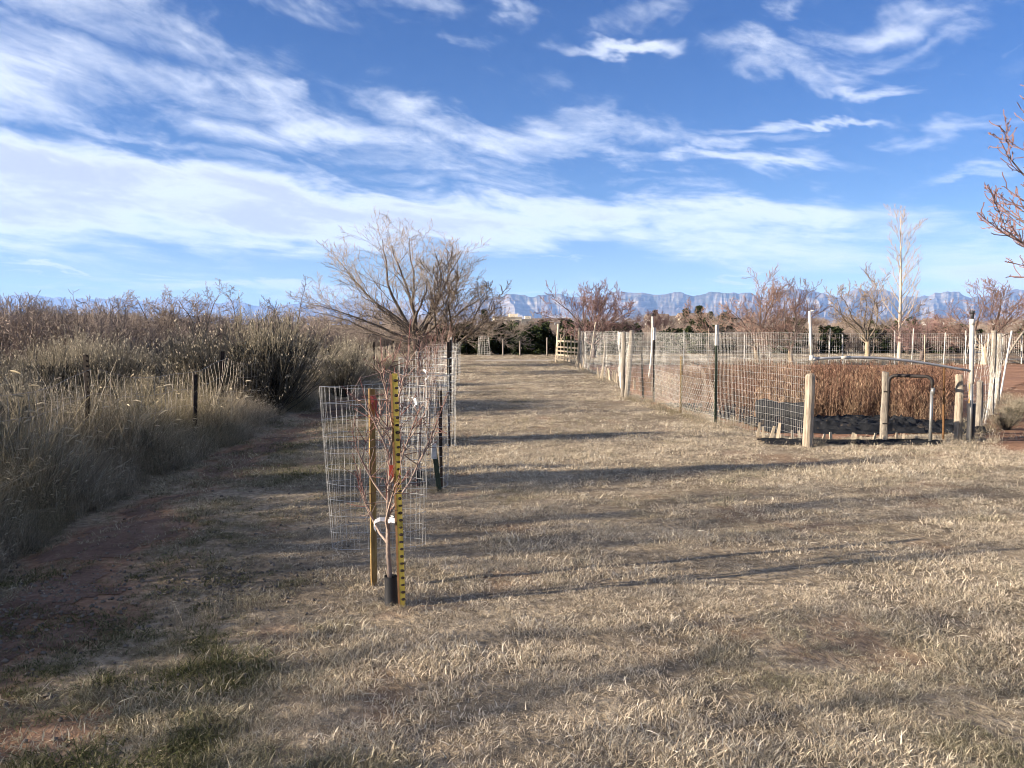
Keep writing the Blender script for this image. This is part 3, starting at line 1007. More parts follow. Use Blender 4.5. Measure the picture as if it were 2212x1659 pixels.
def perp(d, a, rg):
    ref = np.array((0, 0, 1.0)) if abs(d[2]) < 0.95 else np.array((1.0, 0, 0))
    u = norm(np.cross(d, ref)); w = np.cross(u, d)
    return u * math.cos(a) + w * math.sin(a)


class TreeGen:
    """recursive bare tree: level 0 trunk and limbs go to .trunk, the rest to .crown"""
    def __init__(self, seed, P):
        self.rg = np.random.default_rng(seed)
        self.P = P
        self.trunk, self.crown = MB(), MB()
        self.zmax = 0

    def grow(self, p, d, L, r, lvl):
        P, rg = self.P, self.rg
        n = P['seg'][min(lvl, len(P['seg']) - 1)]
        pts, rr = [np.array(p, float)], [r]
        d = norm(np.array(d, float))
        rend = max(P['rmin'], r * P['tip'][min(lvl, len(P['tip']) - 1)])
        dirs = [d]
        for i in range(n):
            k = (i + 1) / n
            d = norm(d + rg.normal(0, P['wob'][min(lvl, len(P['wob']) - 1)], 3) + np.array((0, 0, P['up'][min(lvl, len(P['up']) - 1)])))
            pts.append(pts[-1] + d * L / n)
            rr.append(r + (rend - r) * k)
            dirs.append(d)
        last = P['levels']
        mb = self.trunk if lvl <= P.get('trunk_levels', 1) else self.crown
        mb.tube(pts, rr, 7 if lvl == 0 else (5 if lvl == 1 else 3), attr=np.repeat(np.clip(lvl / last + np.linspace(-0.1, 0.15, n + 1), 0, 1), 7 if lvl == 0 else (5 if lvl == 1 else 3)))
        if lvl >= last: return
        nc = P['kids'][min(lvl, len(P['kids']) - 1)]
        nc = max(1, int(round(nc * rg.uniform(0.75, 1.25))))
        t0 = P['t0'][min(lvl, len(P['t0']) - 1)]
        a = rg.uniform(0, 6.28)
        for j in range(nc):
            t = t0 + (1 - t0) * ((j + rg.uniform(0.2, 0.8)) / nc)
            f = t * n; i = min(int(f), n - 1); f -= i
            q = pts[i] * (1 - f) + pts[i + 1] * f
            rq = rr[i] * (1 - f) + rr[i + 1] * f
            a += 2.4 + rg.normal(0, 0.5)
            ang = P['ang'][min(lvl, len(P['ang']) - 1)] * rg.uniform(0.7, 1.3)
            dd = norm(dirs[i + 1] * math.cos(ang) + perp(dirs[i + 1], a, rg) * math.sin(ang))
            l = L * P['ratio'][min(lvl, len(P['ratio']) - 1)] * (1.1 - 0.55 * t) * rg.uniform(0.7, 1.25)
            self.grow(q, dd, l, max(P['rmin'], rq * P['rr']), lvl + 1)


def tree_meshes(name, mat, seed, P, trunk_h, trunk_r, limbs, lean=(0, 0)):
    """limbs: (azimuth, inclination from vertical, length, start height fraction)"""
    tg = TreeGen(seed, P)
    rg = tg.rg
    if trunk_h > 0:
        n = 6
        z = np.linspace(-0.08, trunk_h, n)
        pts = np.stack([lean[0] * z / trunk_h + rg.normal(0, 0.012, n) * trunk_r * 8, lean[1] * z / trunk_h + rg.normal(0, 0.012, n) * trunk_r * 8, z], 1)
        rad = trunk_r * np.array([1.35, 1.05, 1.0, 0.95, 0.95, 0.8])
        tg.trunk.tube(pts, rad, 9, attr=0.0)
    for az, inc, L, hf in limbs:
        z = trunk_h * hf
        b = np.array((lean[0] * hf, lean[1] * hf, z - 0.03))
        d = (math.sin(inc) * math.cos(az), math.sin(inc) * math.sin(az), math.cos(inc))
        tg.grow(b, d, L, trunk_r * 0.42 * min(1.0, 0.55 + 0.5 * L / max(l[2] for l in limbs)), 1)
    return tg.trunk.mesh(name + '_trunk', mat, True), tg.crown.mesh(name + '_crown', mat)


def place_tree(name, meshes, loc, label, cat='tree', group=None, rz=0.0, scale=None):
    loc = (loc[0], loc[1], float(gz(loc[0], loc[1])))
    e = empty(name, loc, label, cat, group, rz, scale)
    link('trunk', meshes[0], e)
    link('crown', meshes[1], e)
    return e


A = dict(seg=[6, 9, 7, 5, 4, 3], tip=[0.5, 0.12, 0.2, 0.35, 0.5], wob=[0.05, 0.10, 0.13, 0.16, 0.2], up=[0.0, 0.045, 0.07, 0.09, 0.10],
         kids=[0, 10, 8, 6], t0=[0.5, 0.25, 0.15, 0.12], ang=[0.6, 0.62, 0.62, 0.6], ratio=[0.6, 0.50, 0.48, 0.5], rr=0.42, rmin=0.005, levels=4)
elm_limbs = [(R(180), R(72), 4.3, 0.72), (R(165), R(48), 4.6, 0.85), (R(200), R(30), 5.0, 0.95), (R(100), R(14), 5.2, 1.0), (R(20), R(26), 5.0, 0.95),
             (R(-5), R(50), 4.6, 0.85), (R(-60), R(52), 3.6, 0.8), (R(60), R(52), 3.8, 0.85), (R(250), R(42), 4.0, 0.9), (R(130), R(62), 4.0, 0.8), (R(185), R(60), 4.4, 0.8), (R(175), R(20), 5.1, 1.0), (R(0), R(38), 4.8, 0.9), (R(-20), R(62), 4.2, 0.8), (R(300), R(25), 4.9, 1.0), (R(80), R(35), 4.4, 0.95)]
ELM = tree_meshes('elm', M['elm'], 301, dict(A, kids=[0, 12, 9, 6], rmin=0.0045, up=[0.0, 0.025, 0.06, 0.08, 0.09], wob=[0.05, 0.13, 0.16, 0.18, 0.2]), 1.75, 0.20, elm_limbs)
place_tree('bare_tree', ELM, at(416, 340, 35.0), 'big spreading bare tree rising behind the row of wire cages', scale=(1.2, 1.08, 0.86))

B = dict(A, kids=[0, 9, 7, 4], up=[0, 0.02, 0.06, 0.08, 0.10], wob=[0.05, 0.13, 0.16, 0.18, 0.2], rmin=0.006, ratio=[0.6, 0.5, 0.5, 0.5])


def vase(seed, mat, n, h, spread=0.95, low=4, P=B, trunk=0.75, r=0.10):
    rg = np.random.default_rng(seed)
    limbs = []
    for i in range(n):
        limbs.append((i * 6.283 / n + rg.uniform(-0.4, 0.4), rg.uniform(0.25, spread), h * rg.uniform(0.75, 1.05), rg.uniform(0.85, 1.0)))
    for i in range(low):
        limbs.append((rg.uniform(0, 6.283), rg.uniform(1.0, 1.35), h * rg.uniform(0.6, 0.85), rg.uniform(0.65, 0.95)))
    return tree_meshes('fruit_tree', mat, seed, P, trunk, r, limbs, (rg.uniform(-0.1, 0.1), rg.uniform(-0.1, 0.1)))


FT = [vase(311, M['fruit'], 7, 2.7, 1.0, 2), vase(312, M['fruit_old'], 6, 2.8, 1.15, 3), vase(313, M['fruit'], 6, 2.6, 0.8, 3), vase(314, M['redtwig'], 9, 2.2, 1.1, 6)]
place_tree('fruit_tree', FT[1], at(449, 340, 30.0), 'dense low fruit tree with a pale trunk in front of the big tree', group='fruit trees', rz=1.0, scale=(1.45, 1.4, 1.2))
place_tree('fruit_tree', FT[3], (at(594, 350, 47.0)[0], 47.0), 'wide reddish fruit tree rising above the netted fence', group='fruit trees', rz=0.3, scale=(1.65, 1.65, 1.6))
place_tree('fruit_tree', FT[0], gp(758, 363), 'fruit tree with fanned twigs, first of the orchard row beyond the garden', group='fruit trees', rz=2.0, scale=(1.45, 1.45, 1.2))
place_tree('fruit_tree', FT[2], gp(791, 365), 'upright reddish fruit tree just left of the white plastic pole', group='fruit trees', rz=0.8, scale=(1.1, 1.1, 1.15))
place_tree('fruit_tree', FT[1], gp(867, 357), 'dark wide-limbed fruit tree to the left of the tall pale poplar', group='fruit trees', rz=3.7, scale=(1.55, 1.55, 1.5))
place_tree('fruit_tree', FT[3], gp(921, 360), 'low brown fruit tree just right of the tall pale poplar', group='fruit trees', rz=4.0, scale=(1.15, 1.15, 0.9))
place_tree('fruit_tree', FT[2], (at(985, 350, 38.0)[0], 38.0), 'bushy reddish fruit tree behind the garden corner pole', group='fruit trees', rz=5.0, scale=(1.6, 1.5, 1.15))
place_tree('fruit_tree', FT[0], (at(1050, 350, 42.0)[0], 42.0), 'brown fruit tree cut by the edge of the picture beyond the red soil', group='fruit trees', rz=5.6, scale=1.15)
place_tree('fruit_tree', FT[3], (at(660, 345, 70.0)[0], 70.0), 'far brown fruit tree behind the slim fence pole with black cap', group='fruit trees', rz=2.6, scale=(1.5, 1.5, 1.2))

PO = dict(A, levels=3, kids=[26, 7, 6], t0=[0.16, 0.2, 0.15], ang=[0.72, 0.5, 0.5], ratio=[0.27, 0.42, 0.45], up=[0.01, 0.06, 0.09, 0.1], wob=[0.02, 0.09, 0.12, 0.14], rr=0.36, tip=[0.12, 0.3, 0.4, 0.5], rmin=0.006, trunk_levels=0)
tg = TreeGen(321, PO)
tg.grow((0, 0, -0.1), (0.02, 0, 1), 8.9, 0.125, 0)
POP = (tg.trunk.mesh('poplar_trunk', M['poplar'], True), tg.crown.mesh('poplar_crown', M['poplar']))
place_tree('poplar_tree', POP, gp(899, 358.7), 'tall slender pale poplar standing above the orchard', scale=(1.0, 1.0, 0.94))

# budded fruit tree whose branches reach in from outside the frame
D_ = dict(A, levels=3, kids=[0, 10, 8], t0=[0, 0.2, 0.1], up=[0, 0.05, 0.08, 0.09], wob=[0, 0.08, 0.12, 0.15], ang=[0.6, 0.55, 0.7], ratio=[0.6, 0.42, 0.3], rmin=0.0045, rr=0.5)
rg5 = np.random.default_rng(331)
limbs5 = [(R(a), R(i), l, 0.95) for a, i, l in ((165, 40, 2.2), (185, 58, 1.9), (200, 22, 2.5), (150, 15, 2.6), (215, 68, 1.7), (60, 30, 2.4), (0, 40, 2.4), (-50, 45, 2.2), (-100, 35, 2.2), (175, 75, 1.5), (130, 55, 1.8), (185, 32, 2.5), (172, 50, 2.3), (195, 45, 2.2), (160, 66, 1.9))]
tg5t, tg5c = tree_meshes('budded_tree', M['redtwig'], 331, D_, 1.5, 0.085, limbs5)
bt = place_tree('budded_tree', (tg5t, tg5c), (7.6, 9.0), 'reddish budded tree reaching in over the garden corner from the picture edge', scale=1.25)
mb = MB()
vv = np.empty(len(tg5c.vertices) * 3, np.float32); tg5c.vertices.foreach_get('co', vv); vv = vv.reshape(-1, 3)
for i in rg5.choice(len(vv), 2600, replace=False):
    p_ = vv[i]; d_ = norm(rg5.normal(0, 1, 3) + np.array((0, 0, 0.4)))
    mb.tube(p_ + d_ * np.array([[0.0], [0.008], [0.022]]), [0.003, 0.0055, 0.0008], 3, attr=1.0)
mb.build('bud_cluster', M['redtwig'], bt)['kind'] = 'stuff'

# thicket of bare tamarisk and willow on the left
TH = dict(A, levels=4, kids=[0, 7, 6, 4], up=[0, 0.03, 0.05, 0.05, 0.05], wob=[0, 0.17, 0.2, 0.22, 0.25], ang=[0.6, 0.7, 0.75, 0.8], ratio=[0.6, 0.5, 0.5, 0.55], rmin=0.006)


def shrub(seed, n, h, mat, P=TH, spread=0.75, r=0.035):
    tg = TreeGen(seed, P)
    rg = tg.rg
    for i in range(n):
        a = rg.uniform(0, 6.283); inc = abs(rg.normal(0, spread * 0.6)) + 0.1
        b = (0.25 * math.cos(a) * rg.random(), 0.25 * math.sin(a) * rg.random(), -0.05)
        tg.grow(b, (math.sin(inc) * math.cos(a), math.sin(inc) * math.sin(a), math.cos(inc)), h * rg.uniform(0.7, 1.05), r * rg.uniform(0.6, 1.1), 1)
    return tg


TW = dict(TH, levels=3, kids=[0, 9, 7], rmin=0.0065)
thick_src = []
for s in range(5):
    tg = shrub(340 + s, 8, 2.3, M['thicket'], TW)
    tg.crown.v += tg.trunk.v; tg.crown.a += tg.trunk.a
    tg.crown.q += [q + tg.crown.n for q in tg.trunk.q]
    thick_src.append(tg.crown.mesh('thicket_shrub', M['thicket']))
thc = src_collection('thicket_shrub', thick_src)


def make_thicket():
    X, Y, S = [], [], []
    n = 620
    y = rng.uniform(24, 62, n); x = -6.5 - rng.random(n) ** 0.9 * (0.78 * y - 2)
    keep = x < -12.5 - 0.10 * (y - 24)
    X.append(x[keep]); Y.append(y[keep]); S.append(rng.uniform(0.6, 1.15, keep.sum()))
    # brush along the far side of the orchard and on the slope
    n = 480
    y = rng.uniform(56, 88, n); x = rng.uniform(-0.3, 0.8, n) * y
    X.append(x); Y.append(y); S.append(rng.uniform(0.6, 1.1, n))
    n = 800
    y = rng.uniform(85, 330, n); x = rng.uniform(-0.75, 0.75, n) * y
    k = fbm(x * 0.03, y * 0.03, 351, 2) > 0.40
    X.append(x[k]); Y.append(y[k]); S.append(rng.uniform(0.8, 1.6, k.sum()))
    x, y, s = map(np.concatenate, (X, Y, S))
    pts = np.stack([x, y, gz(x, y)], 1)
    rot = np.stack([x * 0, x * 0, rng.uniform(0, 6.283, len(x))], 1)
    scatter('bare_thicket', pts, rot, np.stack([s, s, s * rng.uniform(0.8, 1.2, len(x))], 1), rng.integers(0, 5, len(x)), x * 0, thc,
            'brown leafless thicket and brush spreading beyond the fences')


make_thicket()
CR = dict(A, levels=4, kids=[0, 7, 6, 4], up=[0, 0.01, 0.04, 0.06, 0.06], wob=[0, 0.2, 0.22, 0.22, 0.25], ang=[0.6, 0.75, 0.75, 0.75], rmin=0.007)
CT = [tree_meshes('thicket_tree', M['thicket'], 360 + s, CR, 0.7, 0.13, [(a, i, l, 0.9) for a, i, l in ls]) for s, ls in enumerate((
    ((2.8, 0.75, 3.4), (0.6, 0.5, 2.8), (4.5, 0.9, 2.6), (1.6, 0.3, 3.0)),
    ((0.2, 0.7, 2.9), (2.2, 0.55, 3.0), (3.6, 0.9, 2.8), (5.0, 0.4, 2.8), (1.2, 0.2, 3.0)),
    ((3.1, 0.35, 3.2), (0.4, 0.6, 3.0), (5.2, 0.8, 2.6))))]
tl = ['crooked bare tree with one long limb, tallest of the thicket', 'bare thicket tree just right of the crooked one with the long limb', 'rounded bare tree near the middle of the thicket skyline',
      'bare thicket tree with a dark bent trunk, between the rounded tree and the big tree', 'grey bare tree on the thicket skyline left of the big tree', 'small bare tree next to the big tree on its path side',
      'bare tree at the picture edge left of the lone evergreen', 'low bare tree beside the lone evergreen on the skyline']
for (px, Y, k, sc, rz), lb in zip(((112, 40, 0, 0.98, 0.15), (160, 38, 1, 0.85, 2.0), (200, 38, 1, 0.88, 0.4), (245, 42, 2, 0.85, 1.0), (292, 44, 2, 0.9, 3.0), (318, 46, 0, 0.75, 4.0), (-6, 30, 1, 0.75, 5.0), (60, 52, 2, 0.7, 2.2)), tl):
    place_tree('thicket_tree', CT[k], (at(px, 340, Y)[0], Y), lb, group='bare trees of the thicket', rz=rz, scale=sc * 1.18)
# out of the frame to the left, throwing long broken shadows over the lawn
for i, (x, y, s) in enumerate(((-6.3, -0.1, 0.95), (-7.5, -1.0, 1.5), (-8.6, -1.5, 1.6), (-13.0, 1.7, 2.2), (-13.6, 2.1, 2.3), (-15.5, 4.6, 2.1))):
    tag(link('bare_shrub', thick_src[i % 5], None, (x, y, float(gz(x, y))), i * 1.1, s), '%s bare brown shrub left of the camera, outside the picture' % ('first second third fourth fifth sixth seventh eighth ninth tenth eleventh'.split()[i]), 'shrub', 'bare shrubs outside the picture')


# rabbitbrush along the left fence
def rabbitbrush(seed, n, h, leafy=620):
    rg = np.random.default_rng(seed)
    mb = MB()
    for i in range(n):
        a = rg.uniform(0, 6.283); inc = abs(rg.normal(0, 0.48)); L = h * rg.uniform(0.55, 1.05) * (1 - 0.15 * inc)
        b = np.array((0.16 * math.cos(a) * rg.random(), 0.16 * math.sin(a) * rg.random(), -0.03))
        d = np.array((math.sin(inc) * math.cos(a), math.sin(inc) * math.sin(a), math.cos(inc)))
        s = np.linspace(0, 1, 4)[:, None]
        pts = b + d * L * s + np.array((0, 0, 0.14 * L)) * s ** 2 * math.sin(inc) + rg.normal(0, 0.035, (4, 3)) * s
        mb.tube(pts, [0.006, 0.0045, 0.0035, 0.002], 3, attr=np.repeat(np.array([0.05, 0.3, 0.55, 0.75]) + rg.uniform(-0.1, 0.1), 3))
        for j in range(6):
            t = rg.uniform(0.4, 0.95); f = t * 3; k = int(f); f -= k
            q = pts[k] * (1 - f) + pts[k + 1] * f
            dd = norm(d + rg.normal(0, 0.28, 3) + np.array((0, 0, 0.3)))
            l = rg.uniform(0.12, 0.3) * h
            tip = q + dd * l
            mb.tube([q, (q + tip) / 2 + rg.normal(0, 0.008, 3), tip], [0.0035, 0.0028, 0.0016], 3, attr=rg.uniform(0.45, 0.85))
            if rg.random() < 0.45:
                for m_ in range(3):
                    e = tip + rg.normal(0, 0.016, 3)
                    sd = rg.normal(0, 1, 3); sd /= np.linalg.norm(sd)
                    mb.ribbon([e - (0, 0, 0.010), e + (0, 0, 0.012)], [0.012, 0.014], sd, rg.uniform(0.85, 1.0))
    for i in range(leafy):   # grey-green leaves added inside the bush to block light
        a = rg.uniform(0, 6.283); t = rg.random()
        rr_ = (0.12 + 0.42 * t) * h * math.sqrt(rg.random()) * 0.75
        c = np.array((rr_ * math.cos(a), rr_ * math.sin(a), h * (0.04 + 0.66 * t)))
        u = norm(np.array((math.cos(a) * 0.4, math.sin(a) * 0.4, 1.0)) + rg.normal(0, 0.35, 3)); l = rg.uniform(0.03, 0.07)
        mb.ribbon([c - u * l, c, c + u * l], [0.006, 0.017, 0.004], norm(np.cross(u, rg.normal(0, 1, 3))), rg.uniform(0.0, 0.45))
    return mb.mesh('rabbitbrush', M['brush'])


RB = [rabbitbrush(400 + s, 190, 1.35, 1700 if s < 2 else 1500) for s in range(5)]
shared = 'tan rabbitbrush with pale seed heads in the stand behind the sagging wire fence'
spots = [(-4.75, 15.2, 1.42, 'tall dark rabbitbrush closest to the path bend, taller than its neighbours'),
         (-4.85, 16.3, 1.42, 'dense grey-green rabbitbrush just behind the tallest one by the path'),
         (-4.3, 19.5, 0.95, 'tan rabbitbrush at the lawn edge in front of the big bare tree'),
         (-4.7, 22.5, 1.05, 'bright straw coloured rabbitbrush left of the big bare tree'),
         (-5.7, 14.4, 1.22, 'bushy rabbitbrush behind the second fence post')]
for i, (x, y, s, lb) in enumerate(spots):
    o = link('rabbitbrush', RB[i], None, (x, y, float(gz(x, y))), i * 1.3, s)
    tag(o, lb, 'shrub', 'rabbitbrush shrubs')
cnt = 0
seen = {}
for i, (x, y, s) in enumerate(((-7.4, 8.0, 1.1), (-8.3, 8.2, 1.3), (-9.6, 8.6, 1.3))):
    tag(link('rabbitbrush', RB[i % 2], None, (x, y, float(gz(x, y))), i * 2.1, s * 0.86), '%s rabbitbrush in line beyond the fence, left of the picture' % ORD[i], 'shrub', 'rabbitbrush shrubs')
for i in range(400):
    y = random.Random(i).uniform(7.5, 26)
    if i % 3 == 0: y = random.Random(i).uniform(22, 42)
    x = -6.0 - random.Random(i + 999).random() ** 1.2 * (0.72 * y)
    if x > -6.0 - 0.02 * y or cnt >= 74 or x < -0.75 * y - 2.2: continue
    s = random.Random(i + 5).uniform(0.5, 1.08) * (0.75 + 0.3 * float(sstep(8, 16, y))) * (1 - 0.25 * float(sstep(22, 30, y)))
    o = link('rabbitbrush', RB[i % 5], None, (x, y, float(gz(x, y))), i * 0.77, s)
    bx = min(5, max(0, int((512 + 780 * x / y) / 55)))
    zone = 'near' if y < 12 else ('mid-distance' if y < 18 else ('far' if y < 26 else 'farthest'))
    seen[(zone, bx)] = seen.get((zone, bx), 0) + 1
    tag(o, '%s tan rabbitbrush %s%s' % (zone, ('at the picture edge left of the first dark post', 'behind the first dark post', 'just right of the first dark post', 'behind the short leaning post',
        'behind the second tall dark post', 'between the second tall post and the tallest rabbitbrush')[bx], ', tallest there' if s > 0.93 else (', low' if s < 0.62 else '')), 'shrub', 'rabbitbrush shrubs')
    cnt += 1


# ------------------------------------------------------------------ evergreens
def evergreen(seed, h, r, n, shape, leaf=0.11):
    rg = np.random.default_rng(seed)
    tr, cr = MB(), MB()
    z = np.linspace(-0.1, h * 0.85, 5)
    tr.tube(np.stack([z * 0, z * 0, z], 1), np.linspace(0.06, 0.015, 5) * h * 0.5, 6, attr=0.1)
    clumps = []
    for i in range(44):
        t = rg.random()
        rad = r * (shape(t)) * rg.uniform(0.35, 1.0); a = rg.uniform(0, 6.283)
        clumps.append((rad * math.cos(a), rad * math.sin(a), h * (0.05 + 0.93 * t), r * rg.uniform(0.14, 0.34)))
    for i in range(n):
        c = clumps[rg.integers(len(clumps))]
        d = rg.normal(0, 1, 3); d /= np.linalg.norm(d)
        p_ = np.array(c[:3]) + d * c[3] * rg.random() ** 0.4
        if p_[2] < 0.05: continue
        u = norm(rg.normal(0, 1, 3) + np.array((0, 0, 0.5))); s_ = norm(np.cross(u, rg.normal(0, 1, 3)))
        l = leaf * rg.uniform(0.6, 1.4)
        cr.ribbon([p_ - u * l, p_ + u * l], [l * 0.9, l * 0.35], s_, rg.beta(2, 2))
    return tr.mesh('evergreen_trunk', M['elm']), cr.mesh('evergreen_crown', M['evergreen'])


JU = [evergreen(500 + s, 2.2, 0.95, 2200, lambda t: 0.55 + 0.45 * math.sin(t * 2.6)) for s in range(3)]
PN = [evergreen(510 + s, 5.5, 2.1, 4200, lambda t: (1.0 - 0.72 * t) if t > 0.12 else 0.6, 0.17) for s in range(2)]
PX = evergreen(520, 4.5, 2.5, 4200, lambda t: math.sin(0.4 + t * 2.4), 0.17)
jun = 'dark juniper shrub in the hedge closing off the lawn'
for i in range(14):
    x = -4.6 + i * 0.84 + 0.3 * math.sin(i * 2.1)
    y = 54.2 + 0.4 * math.sin(i * 1.7)
    place_tree('juniper_shrub', JU[i % 3], (x, y), '%s dark juniper from the left in the hedge closing off the lawn' % ORD[i], 'shrub', 'junipers of the dark hedge', i * 1.9, (1.0, 1.0, 0.86 + 0.16 * math.sin(i * 3.3)))
for i in range(13):
    x = 8.5 + i * 2.6 + 0.7 * math.sin(i * 1.9)
    place_tree('juniper_shrub', JU[(i + 1) % 3], (x, 58 + 1.5 * math.sin(i * 2.7)), '%s dark evergreen from the left in the far screen behind the orchard' % ORD[i], 'shrub', 'evergreens behind the orchard', i * 1.1, (1.25, 1.1, 0.95 + 0.2 * math.sin(i * 4.1)))
place_tree('shadow_juniper', JU[0], (-10.4, 5.9), 'unseen slim juniper left of the picture, shaped for its shadow', scale=(0.55, 0.55, 2.0))  # unseen junipers, squeezed into columns for the shadow bands they throw
place_tree('shadow_juniper', JU[1], (-9.6, 8.9), 'second unseen slim juniper left of the picture, shaped for its shadow', scale=(0.5, 0.5, 1.55))
for (px, py, Y, m_, sc, rz, lb) in ((686, 324, 150, PN[0], 0.72, 0.0, 'left tree of the dark evergreen clump on the slope'), (699, 324, 155, PN[1], 0.78, 1.0, 'tallest middle tree of the dark evergreen clump on the slope'),
                                   (710, 324, 152, PN[0], 0.6, 2.0, 'right tree of the dark evergreen clump on the slope'), (724, 325, 120, PX, 0.75, 1.0, 'round olive evergreen just right of the dark evergreen clump'),
                                   (31, 309, 230, PX, 1.1, 2.0, 'lone round evergreen on the skyline above the thicket'), (484, 322, 260, PN[1], 1.0, 3.0, 'pointed evergreen beside the cream houses'), (585, 322, 300, PX, 0.8, 0.0, 'round evergreen rising behind the wide reddish fruit tree'),
                                   (655, 322, 220, PN[0], 0.8, 0.5, 'slim evergreen between the reddish fruit tree and the dark clump'), (870, 327, 90, PX, 0.55, 1.2, 'round evergreen seen through the dark wide-limbed fruit tree')):
    X_, Y_, Z_ = at(px, py, Y)
    o = place_tree('evergreen_tree', m_, (X_, Y_), lb, rz=rz, scale=sc)
    if px == 31: o.location.z = 2.2

# ------------------------------------------------------------------ far houses
M['stucco'] = surf('cream_stucco', [(0, (0.62, 0.53, 0.40)), (1, (0.74, 0.65, 0.50))], 2.0, 0.9)
M['whitewall'] = surf('white_siding', [(0, (0.70, 0.68, 0.64)), (1, (0.80, 0.78, 0.74))], 2.0, 0.8)
M['roof'] = surf('brown_shingle_roof', [(0, (0.13, 0.10, 0.085)), (1, (0.24, 0.19, 0.15))], 2.0, 0.9)
M['glass'] = surf('dark_window_glass', [(0, (0.02, 0.025, 0.03)), (1, (0.05, 0.06, 0.07))], 2.0, 0.15, spec=0.6)
M['brownwall'] = surf('ochre_wall', [(0, (0.34, 0.20, 0.08)), (1, (0.46, 0.28, 0.12))], 2.0, 0.9)


def house(px, Y, w, h, dep, wall, label, flat=False, rz=0.1, wins=3, z=None):
    x = at(px, 330, Y)[0]
    zz = float(gz(x, Y)) if z is None else z
    e = empty('house', (x, Y, zz - 0.1), label, 'house', 'houses on the far slope', rz)
    b = MB(); b.box((0, 0, h / 2), (w, dep, h)); b.build('wall', wall, e)
    b = MB()
    if flat:
        b.box((0, 0, h + 0.12), (w + 0.5, dep + 0.5, 0.24))
        b.box((w * 0.22, 0, h + 0.75), (w * 0.3, dep * 0.5, 1.0))
    else:
        o_, rh = 0.5, 1.5
        v = [(-w / 2 - o_, -dep / 2 - o_, h), (w / 2 + o_, -dep / 2 - o_, h), (w / 2 + o_, dep / 2 + o_, h), (-w / 2 - o_, dep / 2 + o_, h), (-w / 2 - o_, 0, h + rh), (w / 2 + o_, 0, h + rh)]
        b.add(v, [[0, 1, 5, 4], [2, 3, 4, 5]], [[3, 0, 4], [1, 2, 5], [0, 3, 2, 1]])
    b.build('roof', wall if flat else M['roof'], e)
    for i in range(wins):
        f = MB(); cx = -w / 2 + w * (i + 0.6) / (wins + 0.2)
        f.box((cx, -dep / 2 - 0.03, h * 0.55), (1.5, 0.08, 1.2))
        f.build('window', M['glass'], e)
    f = MB(); f.box((w * 0.40, -dep / 2 - 0.03, 1.05), (1.0, 0.08, 2.1)); f.build('door', M['roof'], e)


house(507, 260, 9, 3.2, 8, M['stucco'], 'long cream flat-roofed house seen past the hedge', True)
house(523, 265, 7, 2.6, 6, M['stucco'], 'lower cream wing right of the long cream house', True, wins=2)
house(541, 300, 9, 2.4, 6, M['brownwall'], 'ochre shed right of the cream houses')
house(560, 310, 7, 2.6, 6, M['whitewall'], 'small white house between the ochre shed and the netted fence', wins=2)
house(657, 240, 6, 2.4, 6, M['whitewall'], 'white house with a gable left of the dark evergreen clump', wins=2)
house(676, 260, 8, 2.4, 6, M['whitewall'], 'low house with a brown roof next to the dark evergreen clump')
house(694, 235, 9, 2.6, 6, M['stucco'], 'pale low house in front of the dark evergreen clump')
house(806, 330, 8, 2.4, 6, M['whitewall'], 'white house seen between the upright fruit tree and the wide-limbed one')
house(938, 330, 11, 2.6, 7, M['whitewall'], 'long white house behind the low brown fruit tree', wins=5, rz=-0.2)
house(1005, 340, 10, 2.6, 7, M['whitewall'], 'white house at the picture edge behind the bushy reddish tree', rz=-0.2)


# ------------------------------------------------------------------ posts, wire and poles
def sphere_ring(mb, c, r, n=8, attr=0.0):
    a = np.linspace(0, math.pi, 5)
    mb.tube(np.stack([np.zeros(5) + c[0], np.zeros(5) + c[1], c[2] - r * np.cos(a)], 1), np.maximum(r * np.sin(a), 0.0004), n, attr=attr)


def wood_post(name, x, y, h, r, mat, label=None, cat=None, parent=None, lean=(0, 0), seed=0, group=None):
    rg = np.random.default_rng(seed + 900)
    mb = MB()
    z = np.array([-0.12, 0.1, h * 0.35, h * 0.7, h - 0.02, h])
    pts = np.stack([lean[0] * z / h + rg.normal(0, 0.006, 6), lean[1] * z / h + rg.normal(0, 0.006, 6), z], 1)
    mb.tube(pts, r * np.array([1.06, 1.05, 1.0, 0.97, 0.95, 0.84]), 12, caps=True)
    # cracks and knots make the outline uneven
    v = mb.v[0]
    a = np.arctan2(v[:, 1] - pts[0, 1], v[:, 0] - pts[0, 0])
    k = 1 + 0.045 * np.sin(a * 3 + seed) + 0.03 * np.sin(a * 7 + seed * 2)
    ctr = np.repeat(pts, 12, 0)
    mb.v[0] = ctr + (v - ctr) * k[:, None]
    loc = (x, y, float(gz(x, y))) if parent is None else (x - parent.location.x, y - parent.location.y, float(gz(x, y)) - parent.location.z)
    o = mb.build(name, mat, parent, False, loc)
    if label: tag(o, label, cat, group)
    return o


def t_section(mb, h, w=0.034, th=0.005, z0=-0.15, lean=(0, 0)):
    """rolled steel T: a flat face with a stem behind"""
    prof = np.array([(-w / 2, 0), (w / 2, 0), (w / 2, th), (th / 2, th), (th / 2, w), (-th / 2, w), (-th / 2, th), (-w / 2, th)])
    n = len(prof)
    v = []
    for z in (z0, h):
        v += [(p_[0] + lean[0] * z / h, p_[1] + lean[1] * z / h, z) for p_ in prof]
    q = [[i, (i + 1) % n, n + (i + 1) % n, n + i] for i in range(n)]
    mb.add(v, q, [[7, 2, 1, 0], [6, 5, 4, 3], [n, n + 1, n + 2, n + 7], [n + 3, n + 4, n + 5, n + 6]])


